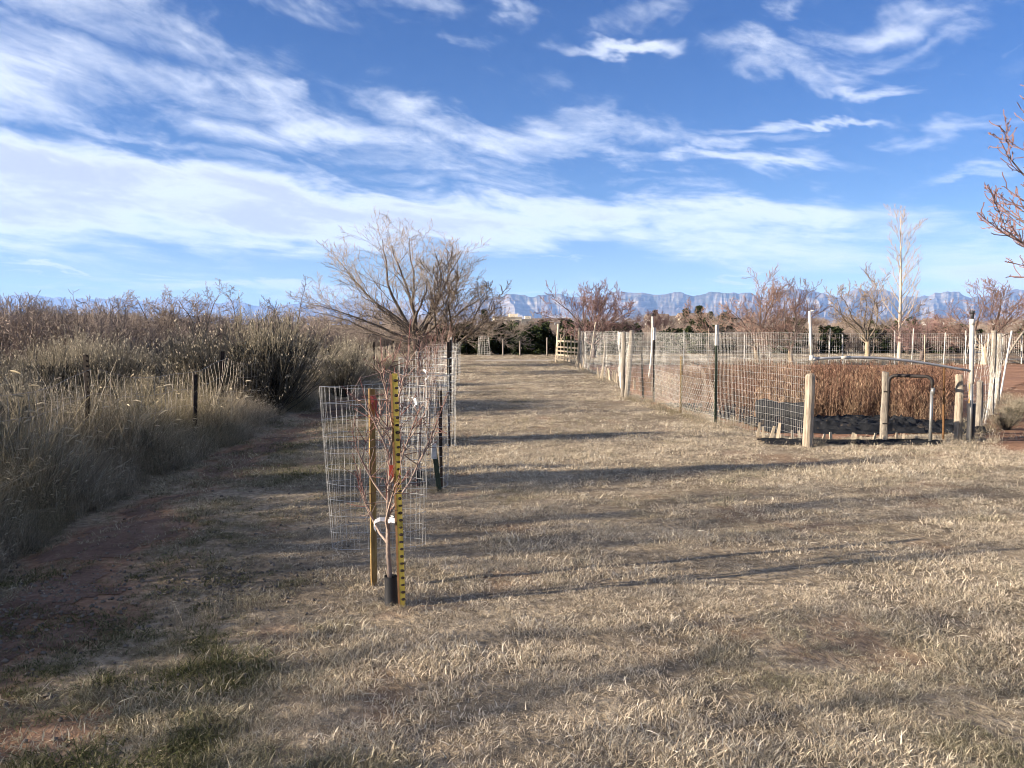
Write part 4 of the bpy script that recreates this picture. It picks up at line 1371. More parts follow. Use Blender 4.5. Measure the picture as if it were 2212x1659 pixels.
def t_post(x, y, h, mat, label, lean=(0, 0), rz=0.0, parent=None, cap=None, group=None, w=0.038):
    loc = (x, y, float(gz(x, y))) if parent is None else (x - parent.location.x, y - parent.location.y, float(gz(x, y)) - parent.location.z)
    mb = MB(); t_section(mb, h, w, 0.006, lean=lean)
    for k in range(int(h / 0.06)):
        z = 0.06 + k * 0.06
        mb.box((lean[0] * z / h, -0.004 + lean[1] * z / h, z), (0.013, 0.012, 0.016))
    if parent is None:
        e = link('fence_post' if cap is None else 'fence_post', mb.mesh('fence_post', mat), None, loc, rz)
        tag(e, label, 'post', group)
    else:
        e = link('post', mb.mesh('post', mat), parent, loc, rz)
    if cap is not None:
        c = MB(); c.box((lean[0], lean[1] + 0.008, h - cap / 2 + 0.01), (0.05, 0.05, cap + 0.02), taper=0.9)
        c.build('cap' if parent is None else 'post_cap', M['whitepaint'], e)
    return e


def wire_panel(line, h0, h1, dv, dh, r, seed=0, bow=0.02, sag=0.0, gzf=gz, zig=False, lean=0.0, hk=1.7):
    """welded wire between points of a ground line; returns an MB"""
    rg = np.random.default_rng(seed)
    L_ = np.array(line, float)
    seg = np.hypot(*(L_[1:] - L_[:-1]).T); cum = np.concatenate([[0], np.cumsum(seg)])
    tot = cum[-1]
    def pos(s):
        return np.stack([np.interp(s, cum, L_[:, 0]), np.interp(s, cum, L_[:, 1])], -1)
    nrm = np.array((-(L_[-1] - L_[0])[1], (L_[-1] - L_[0])[0])); nrm = nrm / np.linalg.norm(nrm)
    def pt(s, z):
        s = np.asarray(s, float); z = np.asarray(z, float)
        xy = pos(s)
        off = bow * (fbm(s * 0.9 + seed, z * 1.5, 600 + seed, 3) - 0.5) * 2 + lean * z
        nearest = np.min(np.abs(s[..., None] - cum), -1)
        sg = sag * np.minimum(1, nearest / 1.0) * (z / max(h1, 0.1))
        return np.stack([xy[..., 0] + nrm[0] * off, xy[..., 1] + nrm[1] * off, gzf(xy[..., 0], xy[..., 1]) + z - sg], -1)
    mb = MB()
    nv = max(2, int(tot / dv))
    s = np.linspace(0, tot, nv)
    nz = 5 if not zig else max(4, int((h1 - h0) / 0.05))
    zz = np.linspace(h0, h1, nz)
    S, Z = np.meshgrid(s, zz, indexing='ij')
    if zig:
        S = S + dv * 0.5 * np.where((np.arange(nz)[None, :] + np.arange(nv)[:, None]) % 2 == 0, 1, -1) * 0.8
        S = np.clip(S, 0, tot)
    else:
        S = S + rg.normal(0, dv * 0.05, (nv, 1))
    G = pt(S, Z)
    mb.wires(np.stack([G[:, :-1].reshape(-1, 3), G[:, 1:].reshape(-1, 3)], 1), r)
    if not zig or dh:
        nh = max(2, int(round((h1 - h0) / dh)) + 1)
        s2 = np.linspace(0, tot, max(3, int(tot / 0.35)))
        for z in np.linspace(h0, h1, nh):
            P_ = pt(s2, np.full_like(s2, z))
            mb.wires(np.stack([P_[:-1], P_[1:]], 1), r * hk)
    return mb


def part_at(mb, name, mat, parent):
    """geometry in world coordinates as a part of a placed thing"""
    o = mb.build(name, mat, parent)
    o.location = (-parent.location.x, -parent.location.y, -parent.location.z)
    return o


def pole(name, p0, p1, r, mat, label, cat='pole', top=None, bend=0.0, group=None):
    p0, p1 = np.array(p0, float), np.array(p1, float)
    e = None
    mb = MB()
    s = np.linspace(0, 1, 7)[:, None]
    mb.tube((p1 - p0) * s + np.array((bend, 0, 0)) * np.sin(s * math.pi), r, 8, caps=True)
    o = mb.build(name, mat, None, True, p0)
    tag(o, label, cat, group)
    if top is not None:
        c = MB(); d = norm(p1 - p0)
        c.tube(np.array([p1 - p0 - d * 0.01, p1 - p0 + d * top[0]]), top[1], 8, caps=True)
        c.build('cap', top[2], o, True)
    return o


# ------------------------------------------------------------------ the near young tree, its stakes and cage
def young_tree(x, y, h, seed, label, trunk_r=0.016, tags=True, whips=7, guard=0.17, spurs=5, rz=0.0):
    rg = np.random.default_rng(seed)
    e = empty('young_tree', (x, y, float(gz(x, y))), label, 'tree', 'young trees in the cage row', rz)
    tr, cr = MB(), MB()
    zz = np.linspace(-0.05, h * 0.62, 10)
    tp = np.stack([0.012 * np.sin(zz * 5 + seed) + rg.normal(0, 0.004, 10), 0.012 * np.cos(zz * 4) + rg.normal(0, 0.004, 10), zz], 1)
    tr.tube(tp, np.linspace(trunk_r, trunk_r * 0.55, 10), 8, attr=np.repeat(np.linspace(0.0, 0.45, 10), 8))
    def whip(p0, d, L, r, b0, nsp):
        n = 7
        pts = [p0]; d = norm(d)
        for i in range(n):
            d = norm(d + rg.normal(0, 0.09, 3) + np.array((0, 0, 0.07)))
            pts.append(pts[-1] + d * L / n)
        pts = np.array(pts)
        cr.tube(pts, np.linspace(r, 0.0016, n + 1), 5, attr=np.repeat(np.clip(np.linspace(b0, 1.0, n + 1), 0, 1), 5))
        for j in range(nsp):
            t = rg.uniform(0.15, 0.95) * n; i = min(int(t), n - 1)
            q = pts[i] + (pts[i + 1] - pts[i]) * (t - i)
            dd = norm(d + rg.normal(0, 0.8, 3))
            l = rg.uniform(0.03, 0.16)
            cr.tube([q, q + dd * l * 0.5 + rg.normal(0, 0.004, 3), q + dd * l], [0.0028, 0.0022, 0.0012], 4, attr=rg.uniform(0.6, 1.0))
            if rg.random() < 0.6:
                sphere_ring(cr, q + dd * l, 0.0035, 4, 1.0)
        return pts
    a = rg.uniform(0, 6.28)
    for i in range(whips):
        k = i / max(1, whips - 1)
        z = h * (0.22 + 0.40 * k)
        p0 = np.array([np.interp(z, zz, tp[:, 0]), np.interp(z, zz, tp[:, 1]), z])
        a += 2.4
        inc = 0.95 - 0.65 * k + rg.uniform(-0.1, 0.1)
        L = h * (0.34 + 0.06 * rg.normal()) * (1 + 0.12 * k)
        pts = whip(p0, np.array((math.sin(inc) * math.cos(a), math.sin(inc) * math.sin(a), math.cos(inc))), L, 0.0095 - 0.003 * k, 0.30 + 0.2 * k, spurs + 2)
        for j in range(2):
            q = pts[rg.integers(2, 5)]
            whip(q, np.array((rg.normal(0, 0.6), rg.normal(0, 0.6), 0.8)), L * rg.uniform(0.35, 0.6), 0.0042, 0.6, spurs)
    whip(tp[-1], np.array((0.1, 0, 1)), h * 0.40, 0.0075, 0.5, spurs + 3)
    tr.build('trunk', M['young'], e, True)
    cr.build('crown', M['young'], e, True)
    if guard:
        g_ = MB()
        n, r0 = 12, 0.038
        aa = np.linspace(0.35, 2 * math.pi + 0.2, 13)
        for rr_ in (r0,):
            v = [(rr_ * math.cos(q) * (1 + 0.08 * math.sin(3 * q)), rr_ * math.sin(q), z) for z in (-0.03, guard * 0.5, guard) for q in aa]
            g_.add(v, [[j * 13 + i, j * 13 + i + 1, (j + 1) * 13 + i + 1, (j + 1) * 13 + i] for j in range(2) for i in range(12)])
            v2 = [(0.9 * p_[0], 0.9 * p_[1], p_[2]) for p_ in v]
            g_.add(v2, [[j * 13 + i + 1, j * 13 + i, (j + 1) * 13 + i, (j + 1) * 13 + i + 1] for j in range(2) for i in range(12)])
        g_.build('trunk_guard', M['black'], e, True)
    return e, tp, zz


NX, NY = gp(391, 604)
nt, tp, zz = young_tree(NX, NY, 1.66, 3, 'nearest young tree, pale trunk and red twigs, with a black trunk guard', whips=9, spurs=8)
# white strip looped round the trunk, with one end hanging
mb = MB()
th = np.linspace(-0.4, 2 * math.pi + 0.1, 14)
lp = np.stack([0.021 * np.cos(th), 0.021 * np.sin(th), 0.508 + 0.006 * np.sin(th)], 1)
tail = np.array([(-0.022, -0.012, 0.510), (-0.055, -0.02, 0.514), (-0.085, -0.022, 0.500), (-0.092, -0.02, 0.470), (-0.082, -0.018, 0.450)])
mb.ribbon(np.concatenate([lp, tail]), np.full(19, 0.024), (0, 0, 1))
mb.ribbon(np.array([(0.0, -0.0215, 0.512), (0.03, -0.026, 0.506), (0.052, -0.02, 0.515)]), [0.03, 0.03, 0.012], (0, 0, 1))
mb.build('white_tag', M['whitetag'], nt)['label'] = 'white plastic strip tied round the trunk'
mb = MB()
mb.box((0.016, -0.02, 0.80), (0.034, 0.008, 0.06), 0.2, taper=0.8); mb.box((0.022, -0.018, 0.76), (0.016, 0.006, 0.05), 0.3, taper=0.6)
mb.build('red_tag', M['redtag'], nt)['label'] = 'small red tag on the trunk'

# studded yellow post
YX, YY = gp(402, 607)
mb = MB()
prof_w = 0.034
mb.add([(x_, y_, z_) for z_ in (-0.2, 1.36) for x_, y_ in ((-0.010, -0.004), (0.020, 0.002), (0.0195, 0.0075), (-0.0105, 0.0015))], [[3, 2, 1, 0], [4, 5, 6, 7], [0, 1, 5, 4], [1, 2, 6, 5], [2, 3, 7, 6], [3, 0, 4, 7]])
yp = mb.build('studded_post', M['yellow'], None, False, (YX, YY, float(gz(YX, YY))))
yp.rotation_euler = (R(0.6), R(-1.3), 0)
tag(yp, 'mustard yellow steel post with dark studs beside the nearest young tree', 'post')
mb = MB()
aa = np.linspace(0, 6.283, 9)[:-1]
w_, h_ = 0.0125, 0.0085
mb.add([(w_ * math.cos(q), 0.0025 * math.cos(q) - 0.0036, h_ * math.sin(q)) for q in aa] + [(w_ * 0.7 * math.cos(q), -0.0105, 0.002 + h_ * 0.7 * math.sin(q)) for q in aa],
       [[i, (i + 1) % 8, 8 + (i + 1) % 8, 8 + i] for i in range(8)], [list(range(8, 16))])
stud = mb.mesh('stud', M['tpost'])
for k in range(31):
    link('stud', stud, yp, (0.010 + 0.0015 * math.sin(k * 3.1), 0, 0.045 + k * 0.0425), 0, (1 + 0.15 * math.sin(k * 1.7), 1, 1 + 0.15 * math.sin(k * 2.3)))
mb = MB()
mb.add([(x_, y_, z_) for z_ in (-0.2, 1.355) for x_, y_ in ((-0.0225, -0.002), (-0.0102, -0.0045), (-0.0102, 0.004), (-0.0225, 0.006))], [[3, 2, 1, 0], [4, 5, 6, 7], [0, 1, 5, 4], [1, 2, 6, 5], [2, 3, 7, 6], [3, 0, 4, 7]])
mb.build('flange', M['rust'], yp)['label'] = 'rust brown edge of the post'
mb = MB(); mb.box((0.002, 0.020, 0.58), (0.005, 0.034, 1.55)); mb.build('stem', M['rust'], yp)

# plain brown stake
SX, SY = gp(374.5, 587)
mb = MB()
t_section(mb, 1.24, 0.040, 0.008)
st = mb.build('garden_stake', M['stake'], None, False, (SX, SY, float(gz(SX, SY))))
st.rotation_euler = (0, 0, R(40))
tag(st, 'plain brown stake left of the nearest young tree, red ribbon near its top', 'stake')
mb = MB()
mb.ribbon(np.array([(0.0, -0.012, 1.20), (0.012, -0.03, 1.17), (0.008, -0.028, 1.12), (0.02, -0.026, 1.06)]), [0.03, 0.026, 0.022, 0.008], (0.9, 0.3, 0.1))
mb.ribbon(np.array([(-0.01, -0.012, 1.20), (-0.016, -0.03, 1.16), (-0.008, -0.024, 1.11)]), [0.022, 0.02, 0.006], (0.9, -0.3, 0.1))
mb.build('ribbon', M['ribbon'], st)


def cage(cx, cy_, rx, ry, h, label, nv=34, nh=12, taper=0.9, seed=0, arc=(0, 360), rz=0.0, r=0.00095, base=0.0, mat='wire', skew=(0, 0)):
    rg = np.random.default_rng(seed + 70)
    mb = MB()
    a0, a1 = R(arc[0]), R(arc[1])
    ang = np.linspace(a0, a1, nv)
    def pt(a, z):
        k = taper + (1 - taper) * z / h
        w = 1 + 0.05 * np.sin(2 * a + seed) + 0.03 * np.sin(3 * a + seed * 2 + z * 2)
        X = rx * k * w * np.cos(a) + skew[0] * z / h; Y_ = ry * k * w * np.sin(a) + skew[1] * z / h
        return np.stack([X, Y_, z + base + 0 * a], -1)
    zs = np.linspace(0.0, h, 2 * nh)
    for a in ang:
        ja = rg.normal(0, 0.035) * np.sin(zs * rg.uniform(3, 8) + rg.uniform(0, 6))
        P_ = pt(a + ja, zs)
        mb.wires(np.stack([P_[:-1], P_[1:]], 1), r)
    af = np.linspace(a0, a1, 48)
    for i, z in enumerate(np.linspace(0.02, h, nh)):
        P_ = pt(af, np.full_like(af, z) + 0.006 * np.sin(af * 3 + i))
        mb.wires(np.stack([P_[:-1], P_[1:]], 1), r * 1.9)
    o = mb.build('wire_cage', M[mat], None, False, (cx, cy_, float(gz(cx, cy_))))
    o.rotation_euler.z = rz
    tag(o, label, 'cage', 'wire cages round the young trees')
    return o


cage(at(378, 500, 5.75)[0], 5.75, 0.385, 0.19, 1.20, 'open wire cage standing just behind the nearest young tree', 40, 11, 0.86, 1, (20, 350), 0.12)

# the row of caged young trees going away
row = [(420, 486, 1.55, 11, 'second young tree in the row, black guard at its foot', 0.30, 'wire cage round the second young tree, beside the leaning short post'),
       (428, 447, 1.7, 12, 'third young tree of the row, dark trunk', 0.40, 'third wire cage of the row, wide with a bluish rim'),
       (436, 415, 1.7, 13, 'fourth young tree of the row, half hidden by nearer cages', 0.40, 'fourth wire cage of the row'),
       (441, 396, 1.8, 14, 'fifth young tree of the row, red twigs above its cage', 0.38, 'fifth wire cage of the row'),
       (446, 384, 1.9, 15, 'sixth young tree of the row', 0.40, 'sixth wire cage of the row'),
       (450, 375, 1.9, 16, 'farthest young tree of the row', 0.40, 'farthest wire cage of the row, at the lawn edge')]
for i, (px, py, h, sd, lb, cr_, lb2) in enumerate(row):
    x, y = gp(px, py)
    young_tree(x, y, h, sd, lb, 0.017, whips=7, guard=0.15 if i == 0 else 0.0, spurs=4)
    cage(x, y, cr_, cr_ * 0.9, 1.22 if i else 1.15, lb2, 26, 12, 0.97, i + 3, r=0.0014 + 0.0001 * i)
    # a stake inside each cage holds it
    t_post(x + cr_ * 0.75, y - 0.1, 1.45 if i else 1.0, M['tpost'] if i != 3 else M['steel'], 'dark steel stake inside the %s wire cage of the row' % ('second third fourth fifth sixth farthest'.split()[i]), rz=0.4 * i, group='stakes of the wire cages')
x, y = gp(420, 486)
for (dx, z, lb) in ((-0.02, 0.90, 'a'), (0.10, 1.18, 'b')):
    mb = MB(); mb.ribbon(np.array([(0, 0, 0.03), (0.03, -0.02, 0.015), (0.045, -0.02, -0.04), (0.02, -0.025, -0.075)]), [0.03, 0.034, 0.03, 0.02], (0.8, -0.5, 0.2))
    o = mb.build('white_tag', M['whitetag'], None, False, (x + dx - 0.05, y - 0.05, z))
    tag(o, 'white plastic tag on the second young tree, %s one' % ('lower' if lb == 'a' else 'upper'), 'tag')
x, y = gp(439.5, 491)
t_post(x, y, 0.46, M['green_post'], 'short dark green leaning post with a whitish tip on the lawn', lean=(-0.05, 0.02), cap=0.13, w=0.05, rz=0.3)
fx, fy = gp(484, 355.5)
cage(fx, fy, 0.33, 0.3, 1.25, 'lone far wire cage on the lawn in front of the dark hedge', 14, 10, 1.25, 20, r=0.005, base=0.0)

# ------------------------------------------------------------------ left field fence
lf = empty('field_fence', (-4.9, 9.0, 0.0), 'sagging rusty wire fence with dark steel posts along the tall grass', 'fence')
posts = [(at(85.6, 355, 9.0)[0], 9.0, 1.33, (0.0, 0.0)), (at(219, 354, 13.0)[0], 13.0, 1.27, (0.06, 0)), (at(193.5, 376, 11.2)[0], 11.2, 0.98, (0.04, 0)),
         (-5.0, 4.2, 1.25, (0, 0)), (-4.9, 17.5, 1.2, (0, 0)), (-4.9, 21.0, 1.2, (0, 0)), (-4.9, 25, 1.22, (0, 0)), (-4.95, 28, 1.25, (0, 0)), (-5.2, 32, 1.25, (0, 0)), (-5.5, 36, 1.25, (0, 0))]
for i, (x, y, h, ln) in enumerate(posts):
    t_post(x, y, h, M['tpost'], None, ln, 0.5 * i, lf, w=0.062)
for j, (a, b) in enumerate((((-5.0, 4.2), (posts[0][0], 9.0)), ((posts[0][0], 9.0), (posts[1][0], 13.0)), ((posts[1][0], 13.0), (-4.9, 17.5)), ((-4.9, 17.5), (-4.9, 25)), ((-4.9, 25), (-5.5, 36)))):
    m_ = wire_panel([a, b], 0.05, 1.16, 0.14 if j < 3 else 0.2, 0.26, 0.0030 if j < 3 else 0.004, 20 + j, 0.18, 0.16, lean=-0.10, hk=1.1)
    part_at(m_, 'wire_mesh', M['fieldwire'], lf)
# fallen stems leaning on that fence
mb = MB(); rgb = np.random.default_rng(77)
for i in range(16):
    b = np.array((rgb.uniform(-0.2, 0.4), rgb.uniform(-0.2, 0.2), rgb.uniform(0.3, 0.6))); d = np.array((-0.9, rgb.uniform(-0.3, 0.3), rgb.uniform(-0.1, 0.55)))
    s = np.linspace(0, 1, 4)[:, None]
    mb.tube(b + d * s * rgb.uniform(0.6, 1.1) + np.array((0, 0, -0.15)) * s ** 2, [0.005, 0.004, 0.003, 0.001], 3, attr=0.9)
o = mb.build('dry_stem_bundle', M['tallgrass'], None, False, (-5.0, 9.6, 0.05))
tag(o, 'pale dry stems fallen across the fence by the first dark post', 'dead plant')

# ------------------------------------------------------------------ garden fences
Cx, Cy = gp(626.4, 397)
near_line = [(Cx, Cy), gp(653.7, 402.7), gp(681, 413), gp(715.6, 423), gp(808, 446)]
nf = empty('garden_fence', (3.4, 15.0, 0.0), 'tall welded wire garden fence running from the corner bundle to the round wooden post', 'fence')
part_at(wire_panel(near_line, 0.02, 1.58, 0.05, 0.105, 0.0008, 1, 0.045, hk=1.8), 'wire_mesh', M['wire'], nf)
part_at(wire_panel(near_line[1:4], 0.0, 0.75, 0.045, 0, 0.0008, 2, 0.05, zig=True), 'poultry_netting', M['net'], nf)
for (x, y), h, mt, cp in ((near_line[1], 1.66, M['tpost'], 0.26), (near_line[2], 1.12, M['stake'], None), (near_line[3], 1.70, M['green_post'], 0.34)):
    t_post(x, y, h, mt, None, (0, 0), 0.3, nf, cap=cp, w=0.05)
wood_post('post', Cx, Cy, 1.64, 0.06, M['graywood'], parent=nf, lean=(0.12, 0), seed=2)
wood_post('post', Cx - 0.07, Cy + 0.15, 1.60, 0.05, M['graywood'], parent=nf, lean=(0.02, 0), seed=3)
x, y = gp(643, 398); t_post(x, y, 1.25, M['tpost'], None, (-0.05, 0), 0.2, nf, w=0.05)

sx1, sy1 = gp(580, 365); sx2, sy2 = gp(588, 371); sx3, sy3 = gp(618, 381)
side_line = [(Cx, Cy), (sx3, sy3), (sx2, sy2), (sx1, sy1)]
sf = empty('netted_fence', (3.1, 28.0, 0.0), 'pale netted garden fence running back from the corner bundle to the wooden gate', 'fence')
part_at(wire_panel(side_line, 0.02, 1.60, 0.13, 0.13, 0.0014, 5, 0.10), 'wire_mesh', M['wire'], sf)
part_at(wire_panel(side_line, 0.0, 1.55, 0.10, 0, 0.0008, 6, 0.10, zig=True), 'poultry_netting', M['net'], sf)
for i, ((x, y), h) in enumerate((((sx3, sy3), 1.2), ((sx1, sy1), 1.65), (((sx2 + sx3) / 2, (sy2 + sy3) / 2), 1.3), (((sx2 + sx1) / 2, (sy2 + sy1) / 2), 1.55))):
    wood_post('post', x + 0.05, y, h, 0.045, M['graywood'], parent=sf, lean=(0.1 * (-1) ** i, 0), seed=10 + i)
b0, b1 = gp(588, 371), at(597, 316, 31.6)
pole('fence_pole', (b0[0], b0[1], -0.05), (b0[0] + 0.30, b0[1], 1.98), 0.03, M['lath'], 'pale leaning pole against the netted fence, near its middle')
b0 = gp(647.5, 386)
pole('fence_pole', (b0[0], b0[1], -0.05), (b0[0] + 0.12, b0[1], 2.05), 0.028, M['pvc'], 'slim white plastic pole with a black cap standing inside the netted corner', top=(0.06, 0.036, M['black']), bend=0.05)
b0 = (at(600, 350, 24)[0] + 1.2, 24.5)

# wooden gate at the far end of the netted fence
gx, gy = gp(556, 362.5); hx, hy = gp(578, 366)
ga = empty('wooden_gate', ((gx + hx) / 2, (gy + hy) / 2, 0.0), 'rough slatted wooden gate at the far end of the netted fence', 'gate')
wood_post('gate_post', gx, gy, 2.0, 0.06, M['lath'], parent=ga, lean=(0.12, 0), seed=20)
wood_post('gate_post', hx, hy, 1.75, 0.06, M['lath'], parent=ga, lean=(0.05, 0), seed=21)
gv = np.array((hx - gx, hy - gy)); gl = np.hypot(*gv); gu = gv / gl; grz = math.atan2(gv[1], gv[0])
for i, z in enumerate((0.18, 0.42, 0.62, 0.82, 1.12)):
    mb = MB(); mb.box((0, 0, z), (gl - 0.16, 0.03, 0.08), grz); mb.build('rail', M['lath'], ga)
for i in range(6):
    k = (i + 0.7) / 6.4 - 0.5
    mb = MB(); hh = 1.05 + 0.28 * ((i * 7) % 3); mb.box((gu[0] * gl * k + gu[1] * 0.035, gu[1] * gl * k - gu[0] * 0.035, 0.12 + hh / 2), (0.07, 0.025, hh), grz); mb.build('slat', M['lath'], ga)
mb = MB(); p0 = np.array((gx - ga.location.x, gy - ga.location.y, 0.75)); p1 = p0 + np.array((gu[0] * 0.55 * gl, gu[1] * 0.55 * gl, 0.95))
mb.tube([p0 + (0, -0.07, 0), p1 + (0, -0.07, 0)], 0.03, 6, caps=True); mb.build('brace', M['lath'], ga)

# low stakes of split lath along the foot of the fences
stake_mesh = MB(); stake_mesh.box((0, 0, 0.11), (0.045, 0.018, 0.30), taper=0.7); stake_mesh = stake_mesh.mesh('edging_stake', M['lath'])
rgs = np.random.default_rng(55)


def stakes(a, b, n, h, label, jit=0.05):
    for ii, k in enumerate(np.linspace(0, 1, n)):
        x = a[0] + (b[0] - a[0]) * k + rgs.normal(0, jit); y = a[1] + (b[1] - a[1]) * k + rgs.normal(0, jit)
        s = h * rgs.uniform(0.7, 1.25)
        o = link('edging_stake', stake_mesh, None, (x, y, float(gz(x, y))), rgs.uniform(-0.5, 0.5), (1.0 * rgs.uniform(0.8, 1.3), 1, s))
        o.rotation_euler.x = rgs.normal(0, 0.12); o.rotation_euler.y = rgs.normal(0, 0.14)
        tag(o, '%s %s' % (ORD[ii], label), 'stake', 'short lath stakes at the fence foot')


stakes((sx3 - 0.45, sy3 + 1.6), (sx3 - 0.05, sy3 - 0.9), 16, 1.5, 'short pale lath stake in the tight row at the foot of the netted fence')
stakes((3.25, 22.8), (3.55, 20.6), 7, 1.4, 'short pale lath stake just behind the fence corner bundle', 0.1)
stakes((sx2 - 0.25, sy2 + 2.6), (sx2 - 0.1, sy2 + 1.2), 5, 1.3, 'short pale lath stake near the wooden gate')
a_ = gp(755, 438)
stakes(a_, (a_[0] + 0.28, a_[1] - 0.12), 4, 0.75, 'pale lath stake in the cluster left of the round wooden post', 0.02)
a_, b_ = gp(783, 441), gp(925, 441)
stakes(a_, b_, 15, 0.5, 'short greyish stake along the edge of the black cloth', 0.12)

# garden entrance: round posts, tube gate, corner
P1 = gp(808, 446.5)
wood_post('wooden_post', P1[0], P1[1], 1.01, 0.066, M['wood'], 'thick round wooden post standing alone left of the garden gate', 'post', seed=1)
P2 = gp(883.5, 439)
wood_post('wooden_post', P2[0], P2[1], 1.02, 0.055, M['graywood'], 'darker round wooden post holding the tube gate', 'post', seed=4)
P3 = gp(958, 440)
wood_post('wooden_post', P3[0], P3[1], 0.98, 0.055, M['wood'], 'weathered brown wooden post at the garden corner beside the white pole', 'post', lean=(-0.02, 0), seed=5)
G1, G2 = gp(887, 440.5), gp(930, 443.5)
gt = empty('tube_gate', (G1[0], G1[1], 0.0), 'small open garden gate of bent dark tube', 'gate')
w = np.array((G2[0] - G1[0], G2[1] - G1[1], 0.0)); h = 0.96; rc = 0.09
pts = [np.array((0, 0, 0.06)), np.array((0, 0, h - rc))]
wl = np.linalg.norm(w); wu = w / wl
for a in np.linspace(0, math.pi / 2, 6)[1:]:
    pts.append(wu * rc * (1 - math.cos(a)) + np.array((0, 0, h - rc + rc * math.sin(a))))
for a in np.linspace(0, math.pi / 2, 6):
    pts.append(wu * (wl - rc + rc * math.sin(a)) + np.array((0, 0, h - rc + rc * math.cos(a))))
pts.append(wu * wl + np.array((0, 0, h - 0.22)))
mb = MB(); mb.tube(pts, 0.024, 8, caps=True); mb.build('frame', M['gate'], gt, True)
mb = MB(); mb.tube([wu * wl + np.array((0, 0, -0.05)), wu * wl + np.array((0, 0, h - 0.2))], 0.023, 8, caps=True); mb.build('leg', M['steel'], gt, True)
mb = MB(); mb.tube([wu * (wl + 0.012) + np.array((0, 0, h - 0.26)), wu * (wl + 0.012) + np.array((0, 0, h - 0.16))], 0.028, 8, caps=True); mb.build('clamp', M['steel'], gt, True)
mb = MB()
for z in (0.25, 0.72): mb.tube([np.array((-0.07, 0, z)), np.array((0.03, 0, z))], 0.012, 6, caps=True)
mb.build('hinge', M['gate'], gt)

K = gp(968, 442)
cp = empty('corner_pole', (K[0], K[1], 0.0), 'tall white plastic pole with a black cap at the garden corner', 'pole')
mb = MB(); mb.tube([(0.02, 0, 0.85), (0.0, 0, 1.3), (-0.01, 0, 1.72)], 0.030, 10, caps=True); mb.build('upper_pipe', M['pvc'], cp, True)
mb = MB(); mb.tube([(0.03, 0, -0.05), (0.025, 0, 0.5), (0.02, 0, 0.86)], 0.020, 8, caps=True); mb.build('lower_pipe', M['steel'], cp, True)
mb = MB(); mb.tube([(-0.01, 0, 1.69), (-0.01, 0, 1.78)], 0.034, 10, caps=True); mb.build('collar', M['pvc'], cp, True)
mb = MB(); mb.tube([(-0.01, 0, 1.78), (-0.01, 0, 1.89)], 0.022, 8, caps=True); mb.tube([(-0.01, 0, 1.85), (-0.01, 0, 1.90)], 0.030, 8, caps=True); mb.build('cap', M['black'], cp, True)
pole('drain_pipe', (K[0] + 0.09, K[1] + 0.1, -0.03), (K[0] + 0.09, K[1] + 0.1, 0.55), 0.055, M['black'], 'short thick black pipe standing at the garden corner', 'pipe')
pole('fence_pole', (K[0] - 0.22, K[1] + 0.25, -0.05), (K[0] - 0.25, K[1] + 0.25, 1.08), 0.016, M['rust'], 'thin rusty rod just left of the brown corner post')
q = at(970.5, 400, 12.6)
pole('fence_pole', (q[0], 12.6, -0.05), (q[0] - 0.02, 12.6, 1.40), 0.024, M['stake'], 'brown stake with a yellowish top behind the white corner pole', top=(0.18, 0.028, M['lath']))

# bent plastic pipe reaching from the wire fence over the entrance to the corner pole
A1 = np.array(at(809.5, 311, P1[1] + 0.12)); A2 = np.array(at(811.5, 359, P1[1] + 0.12)); A3 = np.array((K[0], K[1], at(966, 371, K[1])[2]))
bp = empty('bent_pipe', tuple(A2), 'white and grey plastic pipe bent over the garden entrance', 'pipe')
mb = MB(); mb.tube([(0, 0, 0.0), (A1 - A2) * 0.5, A1 - A2], [0.021, 0.020, 0.020], 10, caps=True); mb.build('upright', M['pvc'], bp, True)
mb = MB(); mb.tube([(-0.0, 0, -0.02), (0.0, 0, 0.05)], 0.033, 10, caps=True); mb.tube([(0.0, 0, 0.0), (0.06, 0, 0.0)], 0.032, 10, caps=True); mb.build('elbow', M['pvc'], bp, True)
mb = MB(); mb.tube([(0.0, 0, A1[2] - A2[2] - 0.005), (0.0, 0, A1[2] - A2[2] + 0.012)], 0.029, 10, caps=True); mb.build('cap', M['pvc'], bp, True)
s = np.linspace(0, 1, 14)[:, None]
arc_ = (A3 - A2) * s + np.array((0, 0, 0.10)) * np.sin(s * math.pi) ** 1.0 * (1 - 0.3 * s) + np.array((0, 0, -0.0))
mb = MB(); mb.tube(arc_, np.linspace(0.020, 0.018, 14), 10, caps=True); mb.build('span', M['greypvc'], bp, True)
mb = MB(); i_ = 3; mb.tube([arc_[2] * 0.7 + arc_[3] * 0.3, arc_[3]], 0.024, 10, caps=True); mb.build('coupling', M['pvc'], bp, True)

# crumpled black weed cloth on the ground inside the entrance


